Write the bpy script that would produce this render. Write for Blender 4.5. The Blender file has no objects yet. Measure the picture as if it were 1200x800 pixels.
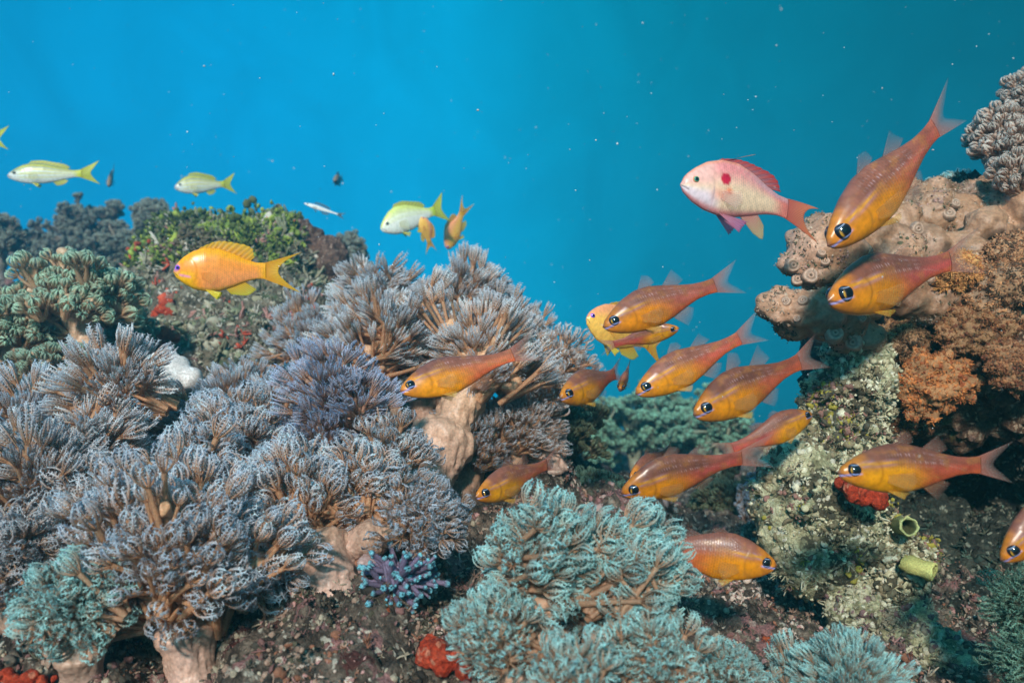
import bpy, bmesh, math, random
import numpy as np
from mathutils import Vector, Matrix

R = math.radians
random.seed(5)
scn = bpy.context.scene
COL = scn.collection

# ------------------------------------------------------------------ camera
cam_d = bpy.data.cameras.new('camera')
cam = bpy.data.objects.new('camera', cam_d)
COL.objects.link(cam)
cam_d.sensor_width = 36
cam_d.lens = 30
cam_d.clip_start = 0.02
cam_d.clip_end = 200
cam.location = (0, 0, 0)
cam.rotation_euler = (R(90), 0, 0)
cam_d.dof.use_dof = True
cam_d.dof.focus_distance = 0.66
cam_d.dof.aperture_fstop = 9.0
scn.camera = cam

# ------------------------------------------------------------------ world: open water lit from above
world = bpy.data.worlds.new('World')
scn.world = world
world.use_nodes = True
wt = world.node_tree
wt.nodes.clear()


def wn(kind, **kw):
    n = wt.nodes.new(kind)
    for k, v in kw.items():
        setattr(n, k, v)
    return n


w_tc = wn('ShaderNodeTexCoord')
w_sep = wn('ShaderNodeSeparateXYZ')
wt.links.new(w_tc.outputs['Generated'], w_sep.inputs[0])
w_rx = wn('ShaderNodeValToRGB')
w_mx = wn('ShaderNodeMapRange')
w_mx.inputs[1].default_value = -0.6
w_mx.inputs[2].default_value = 0.6
wt.links.new(w_sep.outputs[0], w_mx.inputs[0])
wt.links.new(w_mx.outputs[0], w_rx.inputs[0])
e = w_rx.color_ramp.elements
e[0].position = 0.0
e[0].color = (0.0, 0.345, 0.67, 1)
e[1].position = 1.0
e[1].color = (0.0, 0.13, 0.185, 1)
for p, c in ((0.25, (0.0, 0.435, 0.85, 1)), (0.44, (0.0, 0.49, 0.87, 1)), (0.54, (0.0, 0.38, 0.61, 1)), (0.64, (0.0, 0.285, 0.425, 1)), (0.80, (0.0, 0.205, 0.295, 1))):
    q = e.new(p)
    q.color = c
w_rz = wn('ShaderNodeValToRGB')
w_mz = wn('ShaderNodeMapRange')
w_mz.inputs[1].default_value = -1.0
w_mz.inputs[2].default_value = 1.0
wt.links.new(w_sep.outputs[2], w_mz.inputs[0])
wt.links.new(w_mz.outputs[0], w_rz.inputs[0])
e = w_rz.color_ramp.elements
e[0].position = 0.0
e[0].color = (0.05, 0.05, 0.05, 1)
e[1].position = 1.0
e[1].color = (1.0, 1.0, 1.0, 1)
for p, c in ((0.40, 0.35), (0.47, 0.92), (0.52, 1.04), (0.60, 1.0), (0.69, 0.80), (0.80, 0.9)):
    q = e.new(p)
    q.color = (c, c, c, 1)
# faint slanting shafts of daylight
w_map = wn('ShaderNodeMapping')
w_map.inputs['Rotation'].default_value = (0, R(24), 0)
w_map.inputs['Scale'].default_value = (4.6, 2.5, 3.4)
w_no = wn('ShaderNodeTexNoise')
w_no.inputs['Scale'].default_value = 2.2
w_no.inputs['Detail'].default_value = 6
w_no.inputs['Roughness'].default_value = 0.55
w_no.inputs['Distortion'].default_value = 1.2
w_mn = wn('ShaderNodeMapRange')
w_mn.inputs[1].default_value = 0.3
w_mn.inputs[2].default_value = 0.7
w_mn.inputs[3].default_value = 0.91
w_mn.inputs[4].default_value = 1.09
wt.links.new(w_tc.outputs['Generated'], w_map.inputs[0])
wt.links.new(w_map.outputs[0], w_no.inputs['Vector'])
wt.links.new(w_no.outputs[0], w_mn.inputs[0])
w_m1 = wn('ShaderNodeMix', data_type='RGBA', blend_type='MULTIPLY')
w_m1.inputs[0].default_value = 1
wt.links.new(w_rx.outputs[0], w_m1.inputs[6])
wt.links.new(w_rz.outputs[0], w_m1.inputs[7])
w_m2 = wn('ShaderNodeVectorMath', operation='SCALE')
wt.links.new(w_m1.outputs[2], w_m2.inputs[0])
wt.links.new(w_mn.outputs[0], w_m2.inputs['Scale'])
w_bg = wn('ShaderNodeBackground')
w_bg.inputs[1].default_value = 0.80
w_out = wn('ShaderNodeOutputWorld')
wt.links.new(w_m2.outputs[0], w_bg.inputs[0])
wt.links.new(w_bg.outputs[0], w_out.inputs[0])

# ------------------------------------------------------------------ low frontal key lamp standing in for the camera flash
flash_sun_d = bpy.data.lights.new('flash_sun', 'SUN')
flash_sun = bpy.data.objects.new('flash_sun', flash_sun_d)
COL.objects.link(flash_sun)
flash_sun_d.energy = 5.0
flash_sun_d.angle = R(5)
flash_sun_d.color = (1.0, 0.90, 0.79)
flash_sun.rotation_euler = Vector((0.13, 0.87, -0.46)).to_track_quat('-Z', 'Y').to_euler()

scn.view_settings.view_transform = 'Standard'
scn.view_settings.look = 'None'
scn.view_settings.exposure = 0.35
scn.view_settings.gamma = 1.0
scn.view_settings.use_curve_mapping = False
scn.cycles.use_denoising = True
scn.cycles.max_bounces = 6
scn.cycles.diffuse_bounces = 2
scn.cycles.glossy_bounces = 2
scn.cycles.transmission_bounces = 3
scn.cycles.transparent_max_bounces = 16
scn.cycles.volume_bounces = 1
scn.cycles.caustics_reflective = False
scn.cycles.caustics_refractive = False


# ------------------------------------------------------------------ helpers
def at(px, py, Y):
    return np.array(((px - 600) * Y / 1000.0, Y, (400 - py) * Y / 1000.0))


def hash3(ix, iy, iz, seed):
    with np.errstate(over='ignore'):
        h = (ix.astype(np.int64) * 374761393 + iy.astype(np.int64) * 668265263 + iz.astype(np.int64) * 1440662683 + seed * 974634777) & 0xffffffff
        h = ((h ^ (h >> 13)) * 1274126177) & 0xffffffff
        h = ((h ^ (h >> 15)) * 2246822519) & 0xffffffff
        h = h ^ (h >> 16)
    return (h & 0xffffff) / float(0xffffff)


def vnoise(P, seed=0):
    i = np.floor(P).astype(np.int64)
    f = P - i
    f = f * f * (3 - 2 * f)
    out = np.zeros(len(P))
    for dx in (0, 1):
        wx = f[:, 0] if dx else 1 - f[:, 0]
        for dy in (0, 1):
            wy = f[:, 1] if dy else 1 - f[:, 1]
            for dz in (0, 1):
                wz = f[:, 2] if dz else 1 - f[:, 2]
                out += wx * wy * wz * hash3(i[:, 0] + dx, i[:, 1] + dy, i[:, 2] + dz, seed)
    return out * 2 - 1


def fbm(P, octaves=4, seed=0, gain=0.5, ridged=False):
    out = np.zeros(len(P))
    a = 1.0
    for o in range(octaves):
        n = vnoise(P * (2.03 ** o) + 17.3 * o, seed + o)
        if ridged:
            n = 1 - 2 * np.abs(n)
        out += a * n
        a *= gain
    return out


def worley(P, seed=0):
    i = np.floor(P).astype(np.int64)
    d1 = np.full(len(P), 9.0)
    d2 = np.full(len(P), 9.0)
    for dx in (-1, 0, 1):
        for dy in (-1, 0, 1):
            for dz in (-1, 0, 1):
                cx, cy, cz = i[:, 0] + dx, i[:, 1] + dy, i[:, 2] + dz
                q = np.stack((cx + hash3(cx, cy, cz, seed), cy + hash3(cx, cy, cz, seed + 7), cz + hash3(cx, cy, cz, seed + 13)), 1)
                d = np.sqrt(((q - P) ** 2).sum(1))
                m = d < d1
                d2 = np.where(m, d1, np.minimum(d2, d))
                d1 = np.where(m, d, d1)
    return d1, d2


def ss(a, b, x):
    t = np.clip((x - a) / (b - a), 0, 1)
    return t * t * (3 - 2 * t)


def mk(name, V, Fs, mat, parent=None, col=None, uv=None, smooth=True):
    V = np.asarray(V, dtype=np.float32)
    if isinstance(Fs, np.ndarray):
        Fs = [Fs]
    Fs = [np.asarray(f, dtype=np.int32) for f in Fs if len(f)]
    me = bpy.data.meshes.new(name)
    me.vertices.add(len(V))
    me.vertices.foreach_set('co', V.ravel())
    loops = np.concatenate([f.ravel() for f in Fs])
    tot = np.concatenate([np.full(len(f), f.shape[1], np.int32) for f in Fs])
    start = np.concatenate(([0], np.cumsum(tot)[:-1])).astype(np.int32)
    me.loops.add(len(loops))
    me.loops.foreach_set('vertex_index', loops)
    me.polygons.add(len(tot))
    me.polygons.foreach_set('loop_start', start)
    me.polygons.foreach_set('use_smooth', np.full(len(tot), smooth))
    me.update(calc_edges=True)
    if col is not None:
        col = np.asarray(col, dtype=np.float32)
        if col.shape[1] == 3:
            col = np.hstack((col, np.ones((len(col), 1), np.float32)))
        a = me.color_attributes.new('tint', 'FLOAT_COLOR', 'POINT')
        a.data.foreach_set('color', col.ravel())
    if uv is not None:
        l = me.uv_layers.new(name='UVMap')
        l.data.foreach_set('uv', np.asarray(uv, dtype=np.float32)[loops].ravel())
    me.materials.append(mat)
    o = bpy.data.objects.new(name, me)
    COL.objects.link(o)
    if parent is not None:
        o.parent = parent
    return o


def tag(o, label=None, cat=None, group=None, kind=None):
    if label:
        o['label'] = label
    if cat:
        o['category'] = cat
    if group:
        o['group'] = group
    if kind:
        o['kind'] = kind
    return o


def empty(name, loc, label, cat, group=None):
    o = bpy.data.objects.new(name, None)
    COL.objects.link(o)
    o.empty_display_size = 0.02
    o.location = tuple(loc)
    return tag(o, label, cat, group)


class Bag:
    """collects pieces of one mesh"""
    def __init__(s):
        s.V, s.C, s.T, s.Q, s.n = [], [], [], [], 0

    def add(s, V, F, C=None):
        s.V.append(V)
        if C is not None:
            C = np.asarray(C, dtype=float)
            if C.ndim == 1:
                C = np.tile(C, (len(V), 1))
            s.C.append(C)
        for f in (F if isinstance(F, list) else [F]):
            if len(f):
                (s.T if f.shape[1] == 3 else s.Q).append(f + s.n)
        s.n += len(V)

    def get(s):
        Fs = []
        if s.T:
            Fs.append(np.concatenate(s.T))
        if s.Q:
            Fs.append(np.concatenate(s.Q))
        return np.concatenate(s.V), Fs, (np.concatenate(s.C) if s.C else None)

    def build(s, name, mat, parent=None, off=None):
        V, Fs, C = s.get()
        if off is not None:
            V = V - off
        return mk(name, V, Fs, mat, parent, C)


def ico(sub):
    bm = bmesh.new()
    bmesh.ops.create_icosphere(bm, subdivisions=sub, radius=1)
    V = np.array([v.co[:] for v in bm.verts])
    F = np.array([[v.index for v in f.verts] for f in bm.faces])
    bm.free()
    return V, F


ICO = {k: ico(k) for k in (1, 2, 3)}


def unit(v):
    return v / (np.linalg.norm(v) + 1e-12)


def tube(P, rad, k=6, cap=True):
    P = np.asarray(P, float)
    n = len(P)
    rad = np.broadcast_to(np.asarray(rad, float), (n,))
    T = np.gradient(P, axis=0)
    T /= np.linalg.norm(T, axis=1)[:, None] + 1e-12
    a = np.cross(T[0], (0.31, 0.77, 0.55))
    a = unit(a)
    V = []
    ang = np.arange(k) * 2 * math.pi / k
    ca, sa = np.cos(ang)[:, None], np.sin(ang)[:, None]
    for i in range(n):
        a = unit(a - T[i] * np.dot(a, T[i]))
        b = np.cross(T[i], a)
        V.append(P[i] + rad[i] * (ca * a + sa * b))
    V = np.concatenate(V)
    j = np.arange(k)
    F = []
    for i in range(n - 1):
        F.append(np.stack((i * k + j, i * k + (j + 1) % k, (i + 1) * k + (j + 1) % k, (i + 1) * k + j), 1))
    Fs = [np.concatenate(F)]
    if cap:
        V = np.vstack((V, P[-1] + T[-1] * rad[-1] * 0.7, P[0] - T[0] * rad[0] * 0.3))
        m = n * k
        Fs.append(np.stack(((n - 1) * k + j, (n - 1) * k + (j + 1) % k, np.full(k, m)), 1))
        Fs.append(np.stack(((j + 1) % k, j, np.full(k, m + 1)), 1))
    return V, Fs


def bez(a, b, c, n):
    t = np.linspace(0, 1, n)[:, None]
    return (1 - t) ** 2 * a + 2 * t * (1 - t) * b + t * t * c


def remesh(V, Fs, size, it=3):
    """voxel-fuse overlapping shapes into one skin -> verts, faces, normals"""
    me = bpy.data.meshes.new('tmp')
    faces = []
    for f in Fs:
        faces += f.tolist()
    me.from_pydata(np.asarray(V).tolist(), [], faces)
    o = bpy.data.objects.new('tmp', me)
    COL.objects.link(o)
    m = o.modifiers.new('r', 'REMESH')
    m.mode = 'VOXEL'
    m.voxel_size = size
    if it:
        s = o.modifiers.new('s', 'SMOOTH')
        s.factor = 0.5
        s.iterations = it
    dg = bpy.context.evaluated_depsgraph_get()
    dg.update()
    ev = o.evaluated_get(dg)
    m2 = ev.to_mesh()
    nv = len(m2.vertices)
    V2 = np.empty(nv * 3)
    m2.vertices.foreach_get('co', V2)
    N2 = np.empty(nv * 3)
    m2.vertices.foreach_get('normal', N2)
    nl = len(m2.loops)
    L = np.empty(nl, np.int32)
    m2.loops.foreach_get('vertex_index', L)
    npoly = len(m2.polygons)
    tot = np.empty(npoly, np.int32)
    m2.polygons.foreach_get('loop_total', tot)
    st = np.empty(npoly, np.int32)
    m2.polygons.foreach_get('loop_start', st)
    Fo = []
    for k in (3, 4):
        s_ = st[tot == k]
        if len(s_):
            Fo.append(L[s_[:, None] + np.arange(k)])
    ev.to_mesh_clear()
    bpy.data.objects.remove(o)
    bpy.data.meshes.remove(me)
    return V2.reshape(-1, 3), Fo, N2.reshape(-1, 3)


# ------------------------------------------------------------------ materials
def newmat(name):
    m = bpy.data.materials.new(name)
    m.use_nodes = True
    nt = m.node_tree
    nt.nodes.clear()
    out = nt.nodes.new('ShaderNodeOutputMaterial')
    return m, nt, out


def N(nt, kind, ins=None, **kw):
    n = nt.nodes.new(kind)
    for k, v in kw.items():
        setattr(n, k, v)
    for k, v in (ins or {}).items():
        if hasattr(v, 'links'):
            nt.links.new(v, n.inputs[k])
        else:
            n.inputs[k].default_value = v
    return n


def ramp(nt, fac, stops, const=False):
    r = nt.nodes.new('ShaderNodeValToRGB')
    if const:
        r.color_ramp.interpolation = 'CONSTANT'
    e = r.color_ramp.elements
    e[0].position, e[0].color = stops[0][0], (*stops[0][1], 1)
    e[1].position, e[1].color = stops[-1][0], (*stops[-1][1], 1)
    for p, c in stops[1:-1]:
        q = e.new(p)
        q.color = (*c, 1)
    nt.links.new(fac, r.inputs[0])
    return r.outputs[0]


def mixc(nt, f, a, b, mode='MIX'):
    n = nt.nodes.new('ShaderNodeMix')
    n.data_type = 'RGBA'
    n.blend_type = mode
    for k, v in ((0, f), (6, a), (7, b)):
        if hasattr(v, 'links'):
            nt.links.new(v, n.inputs[k])
        else:
            n.inputs[k].default_value = v if k == 0 else (*v, 1)
    return n.outputs[2]


def tint_mat(name, rough=0.6, transl=0.25, bump=0.3, bscale=900, spec=0.3, clear=0.0):
    """soft living tissue; colour comes from the mesh's own colour pattern"""
    m, nt, out = newmat(name)
    at_ = N(nt, 'ShaderNodeAttribute', attribute_name='tint')
    tc = N(nt, 'ShaderNodeTexCoord')
    no = N(nt, 'ShaderNodeTexNoise', {'Vector': tc.outputs['Object'], 'Scale': bscale, 'Detail': 3})
    mr = N(nt, 'ShaderNodeMapRange', {0: no.outputs[0], 1: 0.3, 2: 0.7, 3: 0.72, 4: 1.25})
    c = N(nt, 'ShaderNodeVectorMath', {0: at_.outputs['Color'], 'Scale': mr.outputs[0]}, operation='SCALE')
    b = N(nt, 'ShaderNodeBump', {'Height': no.outputs[0], 'Strength': bump, 'Distance': 0.0012})
    p = N(nt, 'ShaderNodeBsdfPrincipled', {'Base Color': c.outputs[0], 'Roughness': rough, 'Normal': b.outputs[0], 'Specular IOR Level': spec})
    if transl:
        t = N(nt, 'ShaderNodeBsdfTranslucent', {'Color': c.outputs[0]})
        x = N(nt, 'ShaderNodeMixShader', {0: transl, 1: p.outputs[0], 2: t.outputs[0]})
        if clear:
            tr = N(nt, 'ShaderNodeBsdfTransparent')
            x = N(nt, 'ShaderNodeMixShader', {0: clear, 1: x.outputs[0], 2: tr.outputs[0]})
        nt.links.new(x.outputs[0], out.inputs[0])
    else:
        nt.links.new(p.outputs[0], out.inputs[0])
    return m


def reef_mat(name, base, patches, speck, scale=1.0, bump=0.8):
    """encrusted limestone: base mottling + irregular patches of growth + fine speckle"""
    m, nt, out = newmat(name)
    tc = N(nt, 'ShaderNodeTexCoord')
    co = tc.outputs['Object']
    n1 = N(nt, 'ShaderNodeTexNoise', {'Vector': co, 'Scale': 70 * scale, 'Detail': 8, 'Roughness': 0.7})
    c = ramp(nt, n1.outputs[0], base)
    wob = N(nt, 'ShaderNodeTexNoise', {'Vector': co, 'Scale': 60 * scale, 'Detail': 4})
    wv = N(nt, 'ShaderNodeVectorMath', {0: wob.outputs['Color'], 'Scale': 0.022 / scale}, operation='SCALE')
    co2 = N(nt, 'ShaderNodeVectorMath', {0: co, 1: wv.outputs[0]}, operation='ADD').outputs[0]
    for i, (sc, th, colr) in enumerate(patches):
        off = N(nt, 'ShaderNodeVectorMath', {0: co2, 1: (3.1 * i + 1, 5.7 * i, 2.3 * i)}, operation='ADD').outputs[0]
        nn = N(nt, 'ShaderNodeTexNoise', {'Vector': off, 'Scale': sc * scale, 'Detail': 5, 'Roughness': 0.65})
        f = N(nt, 'ShaderNodeMapRange', {0: nn.outputs[0], 1: th, 2: th + 0.03})
        c = mixc(nt, f.outputs[0], c, colr)
    v = N(nt, 'ShaderNodeTexVoronoi', {'Vector': co2, 'Scale': 210 * scale, 'Randomness': 1.0})
    hs = N(nt, 'ShaderNodeSeparateColor', {0: v.outputs['Color']})
    f = N(nt, 'ShaderNodeMapRange', {0: hs.outputs[0], 1: 0.80, 2: 0.84})
    ds = N(nt, 'ShaderNodeMapRange', {0: v.outputs['Distance'], 1: 0.55, 2: 0.35})
    ff = N(nt, 'ShaderNodeMath', {0: f.outputs[0], 1: ds.outputs[0]}, operation='MULTIPLY')
    c = mixc(nt, ff.outputs[0], c, speck)
    n3 = N(nt, 'ShaderNodeTexNoise', {'Vector': co, 'Scale': 420 * scale, 'Detail': 5, 'Roughness': 0.75})
    mr = N(nt, 'ShaderNodeMapRange', {0: n3.outputs[0], 1: 0.3, 2: 0.7, 3: 0.45, 4: 1.55})
    c = N(nt, 'ShaderNodeVectorMath', {0: c, 'Scale': mr.outputs[0]}, operation='SCALE').outputs[0]
    v2 = N(nt, 'ShaderNodeTexVoronoi', {'Vector': co2, 'Scale': 130 * scale})
    h = N(nt, 'ShaderNodeMath', {0: n3.outputs[0], 1: v2.outputs['Distance']}, operation='SUBTRACT')
    b = N(nt, 'ShaderNodeBump', {'Height': h.outputs[0], 'Strength': bump, 'Distance': 0.006})
    p = N(nt, 'ShaderNodeBsdfPrincipled', {'Base Color': c, 'Roughness': 0.85, 'Normal': b.outputs[0], 'Specular IOR Level': 0.2})
    nt.links.new(p.outputs[0], out.inputs[0])
    return m


def fish_mat():
    m, nt, out = newmat('fish_skin')
    a = N(nt, 'ShaderNodeAttribute', attribute_name='tint')
    uv = N(nt, 'ShaderNodeUVMap', uv_map='UVMap')
    sep = N(nt, 'ShaderNodeSeparateXYZ', {0: uv.outputs[0]})
    u = N(nt, 'ShaderNodeMath', {0: sep.outputs[0], 1: 52.0}, operation='MULTIPLY')
    v = N(nt, 'ShaderNodeMath', {0: sep.outputs[1], 1: 52.0}, operation='MULTIPLY')
    # offset every other row so the scales interlock
    fl = N(nt, 'ShaderNodeMath', {0: u.outputs[0]}, operation='FLOOR')
    md = N(nt, 'ShaderNodeMath', {0: fl.outputs[0], 1: 2.0}, operation='MODULO')
    hf = N(nt, 'ShaderNodeMath', {0: md.outputs[0], 1: 0.5}, operation='MULTIPLY')
    v2 = N(nt, 'ShaderNodeMath', {0: v.outputs[0], 1: hf.outputs[0]}, operation='ADD')
    fv = N(nt, 'ShaderNodeMath', {0: v2.outputs[0]}, operation='FRACT')
    fu = N(nt, 'ShaderNodeMath', {0: u.outputs[0]}, operation='FRACT')
    dv = N(nt, 'ShaderNodeMath', {0: fv.outputs[0], 1: 0.5}, operation='SUBTRACT')
    d2 = N(nt, 'ShaderNodeMath', {0: dv.outputs[0], 1: dv.outputs[0]}, operation='MULTIPLY')
    d3 = N(nt, 'ShaderNodeMath', {0: d2.outputs[0], 1: 1.8}, operation='MULTIPLY')
    ed = N(nt, 'ShaderNodeMath', {0: fu.outputs[0], 1: d3.outputs[0]}, operation='ADD')   # 0 front .. 1+ rear rim
    rim = N(nt, 'ShaderNodeMapRange', {0: ed.outputs[0], 1: 0.72, 2: 1.0, 3: 0.0, 4: 1.0})
    no = N(nt, 'ShaderNodeTexNoise', {'Vector': uv.outputs[0], 'Scale': 30, 'Detail': 4})
    # scales only behind the head
    body = N(nt, 'ShaderNodeMapRange', {0: sep.outputs[0], 1: 0.27, 2: 0.36})
    rb = N(nt, 'ShaderNodeMath', {0: rim.outputs[0], 1: body.outputs[0]}, operation='MULTIPLY')
    mr = N(nt, 'ShaderNodeMapRange', {0: rb.outputs[0], 1: 0, 2: 1, 3: 1.04, 4: 0.84})
    mr2 = N(nt, 'ShaderNodeMapRange', {0: no.outputs[0], 1: 0.3, 2: 0.7, 3: 0.85, 4: 1.15})
    mm = N(nt, 'ShaderNodeMath', {0: mr.outputs[0], 1: mr2.outputs[0]}, operation='MULTIPLY')
    c = N(nt, 'ShaderNodeVectorMath', {0: a.outputs['Color'], 'Scale': mm.outputs[0]}, operation='SCALE')
    b = N(nt, 'ShaderNodeBump', {'Height': rb.outputs[0], 'Strength': 0.25, 'Distance': 0.0006})
    p = N(nt, 'ShaderNodeBsdfPrincipled', {'Base Color': c.outputs[0], 'Roughness': 0.30, 'Normal': b.outputs[0], 'Specular IOR Level': 0.45})
    t = N(nt, 'ShaderNodeBsdfTranslucent', {'Color': c.outputs[0]})
    x = N(nt, 'ShaderNodeMixShader', {0: 0.18, 1: p.outputs[0], 2: t.outputs[0]})
    nt.links.new(x.outputs[0], out.inputs[0])
    return m


def fin_mat():
    m, nt, out = newmat('fish_fin')
    a = N(nt, 'ShaderNodeAttribute', attribute_name='tint')
    p = N(nt, 'ShaderNodeBsdfPrincipled', {'Base Color': a.outputs['Color'], 'Roughness': 0.4, 'Specular IOR Level': 0.3})
    t = N(nt, 'ShaderNodeBsdfTranslucent', {'Color': a.outputs['Color']})
    x = N(nt, 'ShaderNodeMixShader', {0: 0.4, 1: p.outputs[0], 2: t.outputs[0]})
    tr = N(nt, 'ShaderNodeBsdfTransparent')
    y = N(nt, 'ShaderNodeMixShader', {0: a.outputs['Alpha'], 1: tr.outputs[0], 2: x.outputs[0]})
    nt.links.new(y.outputs[0], out.inputs[0])
    return m


def eye_mat():
    m, nt, out = newmat('fish_eye')
    a = N(nt, 'ShaderNodeAttribute', attribute_name='tint')
    p = N(nt, 'ShaderNodeBsdfPrincipled', {'Base Color': a.outputs['Color'], 'Roughness': 0.08, 'Specular IOR Level': 0.6})
    nt.links.new(p.outputs[0], out.inputs[0])
    return m


M_SKIN, M_FIN, M_EYE = fish_mat(), fin_mat(), eye_mat()
M_POLYP = tint_mat('coral_polyp', rough=0.5, transl=0.45, bump=0.15, bscale=700, clear=0.22)
M_STALK = tint_mat('coral_stalk', rough=0.42, transl=0.2, bump=0.35, bscale=500, spec=0.5)
M_GROWTH = tint_mat('reef_growth', rough=0.8, transl=0.08, bump=0.6, bscale=900)
M_LOBE = tint_mat('lobed_tissue', rough=0.5, transl=0.06, bump=0.4, bscale=420, spec=0.5)

M_GROUND = reef_mat('seabed_crust', ((0.30, (0.010, 0.009, 0.008)), (0.44, (0.06, 0.045, 0.035)), (0.56, (0.17, 0.13, 0.10)), (0.70, (0.40, 0.34, 0.26))),
                    ((24, 0.57, (0.30, 0.15, 0.14)), (36, 0.62, (0.10, 0.035, 0.03)), (30, 0.66, (0.42, 0.36, 0.27)), (40, 0.66, (0.42, 0.09, 0.03))),
                    (0.50, 0.46, 0.38))
M_MOUND = reef_mat('mound_crust', ((0.30, (0.02, 0.02, 0.016)), (0.45, (0.10, 0.09, 0.065)), (0.6, (0.22, 0.19, 0.14)), (0.75, (0.36, 0.33, 0.26))),
                   ((22, 0.66, (0.34, 0.17, 0.14)), (30, 0.60, (0.08, 0.11, 0.06)), (26, 0.73, (0.55, 0.08, 0.03))),
                   (0.50, 0.48, 0.40))
M_PALE = reef_mat('pale_crust', ((0.30, (0.05, 0.05, 0.03)), (0.41, (0.26, 0.25, 0.14)), (0.54, (0.54, 0.52, 0.32)), (0.72, (0.72, 0.70, 0.50))),
                  ((16, 0.555, (0.09, 0.08, 0.05)), (34, 0.66, (0.24, 0.13, 0.10)), (26, 0.72, (0.42, 0.36, 0.03))),
                  (0.70, 0.68, 0.55))
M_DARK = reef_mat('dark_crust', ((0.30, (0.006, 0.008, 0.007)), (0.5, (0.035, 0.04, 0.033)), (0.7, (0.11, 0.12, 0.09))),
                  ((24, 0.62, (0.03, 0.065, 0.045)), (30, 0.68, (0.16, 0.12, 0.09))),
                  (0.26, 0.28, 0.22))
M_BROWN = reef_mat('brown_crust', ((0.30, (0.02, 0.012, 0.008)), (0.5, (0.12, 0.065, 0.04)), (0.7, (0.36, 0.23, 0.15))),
                   ((22, 0.62, (0.10, 0.08, 0.03)), (30, 0.66, (0.33, 0.21, 0.17))),
                   (0.45, 0.32, 0.22))

# ------------------------------------------------------------------ soft corals: polyp templates
STYLES = {
    # name: (crown length, radius profile over t, stem length)
    'tulip': (.95, ((0, .05), (.25, .24), (.55, .36), (.8, .31), (1, .17)), 2.1),
    'brush': (1.0, ((0, .05), (.25, .13), (.55, .22), (.8, .25), (1, .24)), 2.4),
    'cup': (0.8, ((0, .06), (.25, .26), (.55, .40), (.8, .40), (1, .26)), 1.7),
    'button': (0.62, ((0, .10), (.25, .24), (.55, .32), (.8, .27), (1, .10)), 1.0),
    'finger': (0.25, ((0, .07), (.3, .10), (.6, .10), (1, .04)), 1.6),
}


def polyp_template(style, seed, low=False):
    """unit polyp along +z: V, tris, quads, t (0 stem foot .. 1 tip), edge"""
    rg = np.random.default_rng(seed)
    cl, prof, sl = STYLES[style]
    px_, py_ = zip(*prof)
    V, T_, Q_, t_ = [], [], [], []
    n = 0
    lean = rg.normal(0, 0.10, 2)
    k = 4 if low else 5
    zs = np.linspace(0, sl, 3 if low else 5)
    P = np.stack((lean[0] * (zs / sl) ** 2, lean[1] * (zs / sl) ** 2, zs), 1)
    v, f = tube(P, np.interp(zs / sl, (0, .75, 1), (.14 if style != 'finger' else .16, .085 if style != 'finger' else .13, .105 if style != 'finger' else .11)), k, cap=False)
    V.append(v)
    Q_.append(f[0])
    t_.append(np.repeat(np.interp(zs / sl, (0, 1), (0, .42)), k))
    n += len(v)
    top = P[-1]
    nt_ = 7 if low else 8
    segs = 4 if low else 6
    a0 = rg.uniform(0, 6.28)
    for i in range(nt_):
        a = a0 + i * 2 * math.pi / nt_ + rg.normal(0, .12)
        le = cl * rg.uniform(.86, 1.1)
        tt = np.linspace(0, 1, segs)
        r = np.interp(tt, px_, py_) * rg.uniform(.85, 1.18)
        tw = rg.normal(0, .25)
        aa = a + tw * tt
        P = np.stack((top[0] + r * np.cos(aa), top[1] + r * np.sin(aa), top[2] + tt * le), 1)
        wd = np.interp(tt, (0, .3, .8, 1), (.030, .040, .042, .022)) * (1.5 if low else 1.0) * ({'button': 1.8, 'finger': 1.5}.get(style, 1))
        v, f = tube(P, wd, 3, cap=False)
        V.append(v)
        Q_.append(f[0] + n)
        t_.append(np.repeat(.45 + .55 * tt, 3))
        n += len(v)
        if not low and style not in ('finger', 'button'):
            # pinnules: little side barbs
            for s in np.linspace(.25, .98, 7):
                c = np.array([np.interp(s, tt, P[:, q]) for q in range(3)])
                c2 = np.array([np.interp(min(1, s + .06), tt, P[:, q]) for q in range(3)])
                tan = np.array((-math.sin(a), math.cos(a), .35))
                outw = np.array((math.cos(a), math.sin(a), 0)) * .03
                for sg in (-1, 1):
                    tip = c + tan * np.array((sg, sg, 1)) * rg.uniform(.075, .125) + outw * rg.uniform(-1, 1.5) + (0, 0, .03)
                    V.append(np.stack((c - (0, 0, .018), c2, tip)))
                    T_.append(np.array([[0, 1, 2]]) + n)
                    t_.append(np.array((.6 + .3 * s, .6 + .3 * s, 1.12)))
                    n += 3
    return np.concatenate(V), (np.concatenate(T_) if T_ else np.zeros((0, 3), int)), np.concatenate(Q_), np.concatenate(t_)


TEMPL = {}


def templ(style, low):
    key = (style, low)
    if key not in TEMPL:
        TEMPL[key] = [polyp_template(style, 40 + q * 7, low) for q in range(6)]
    return TEMPL[key]


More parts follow.
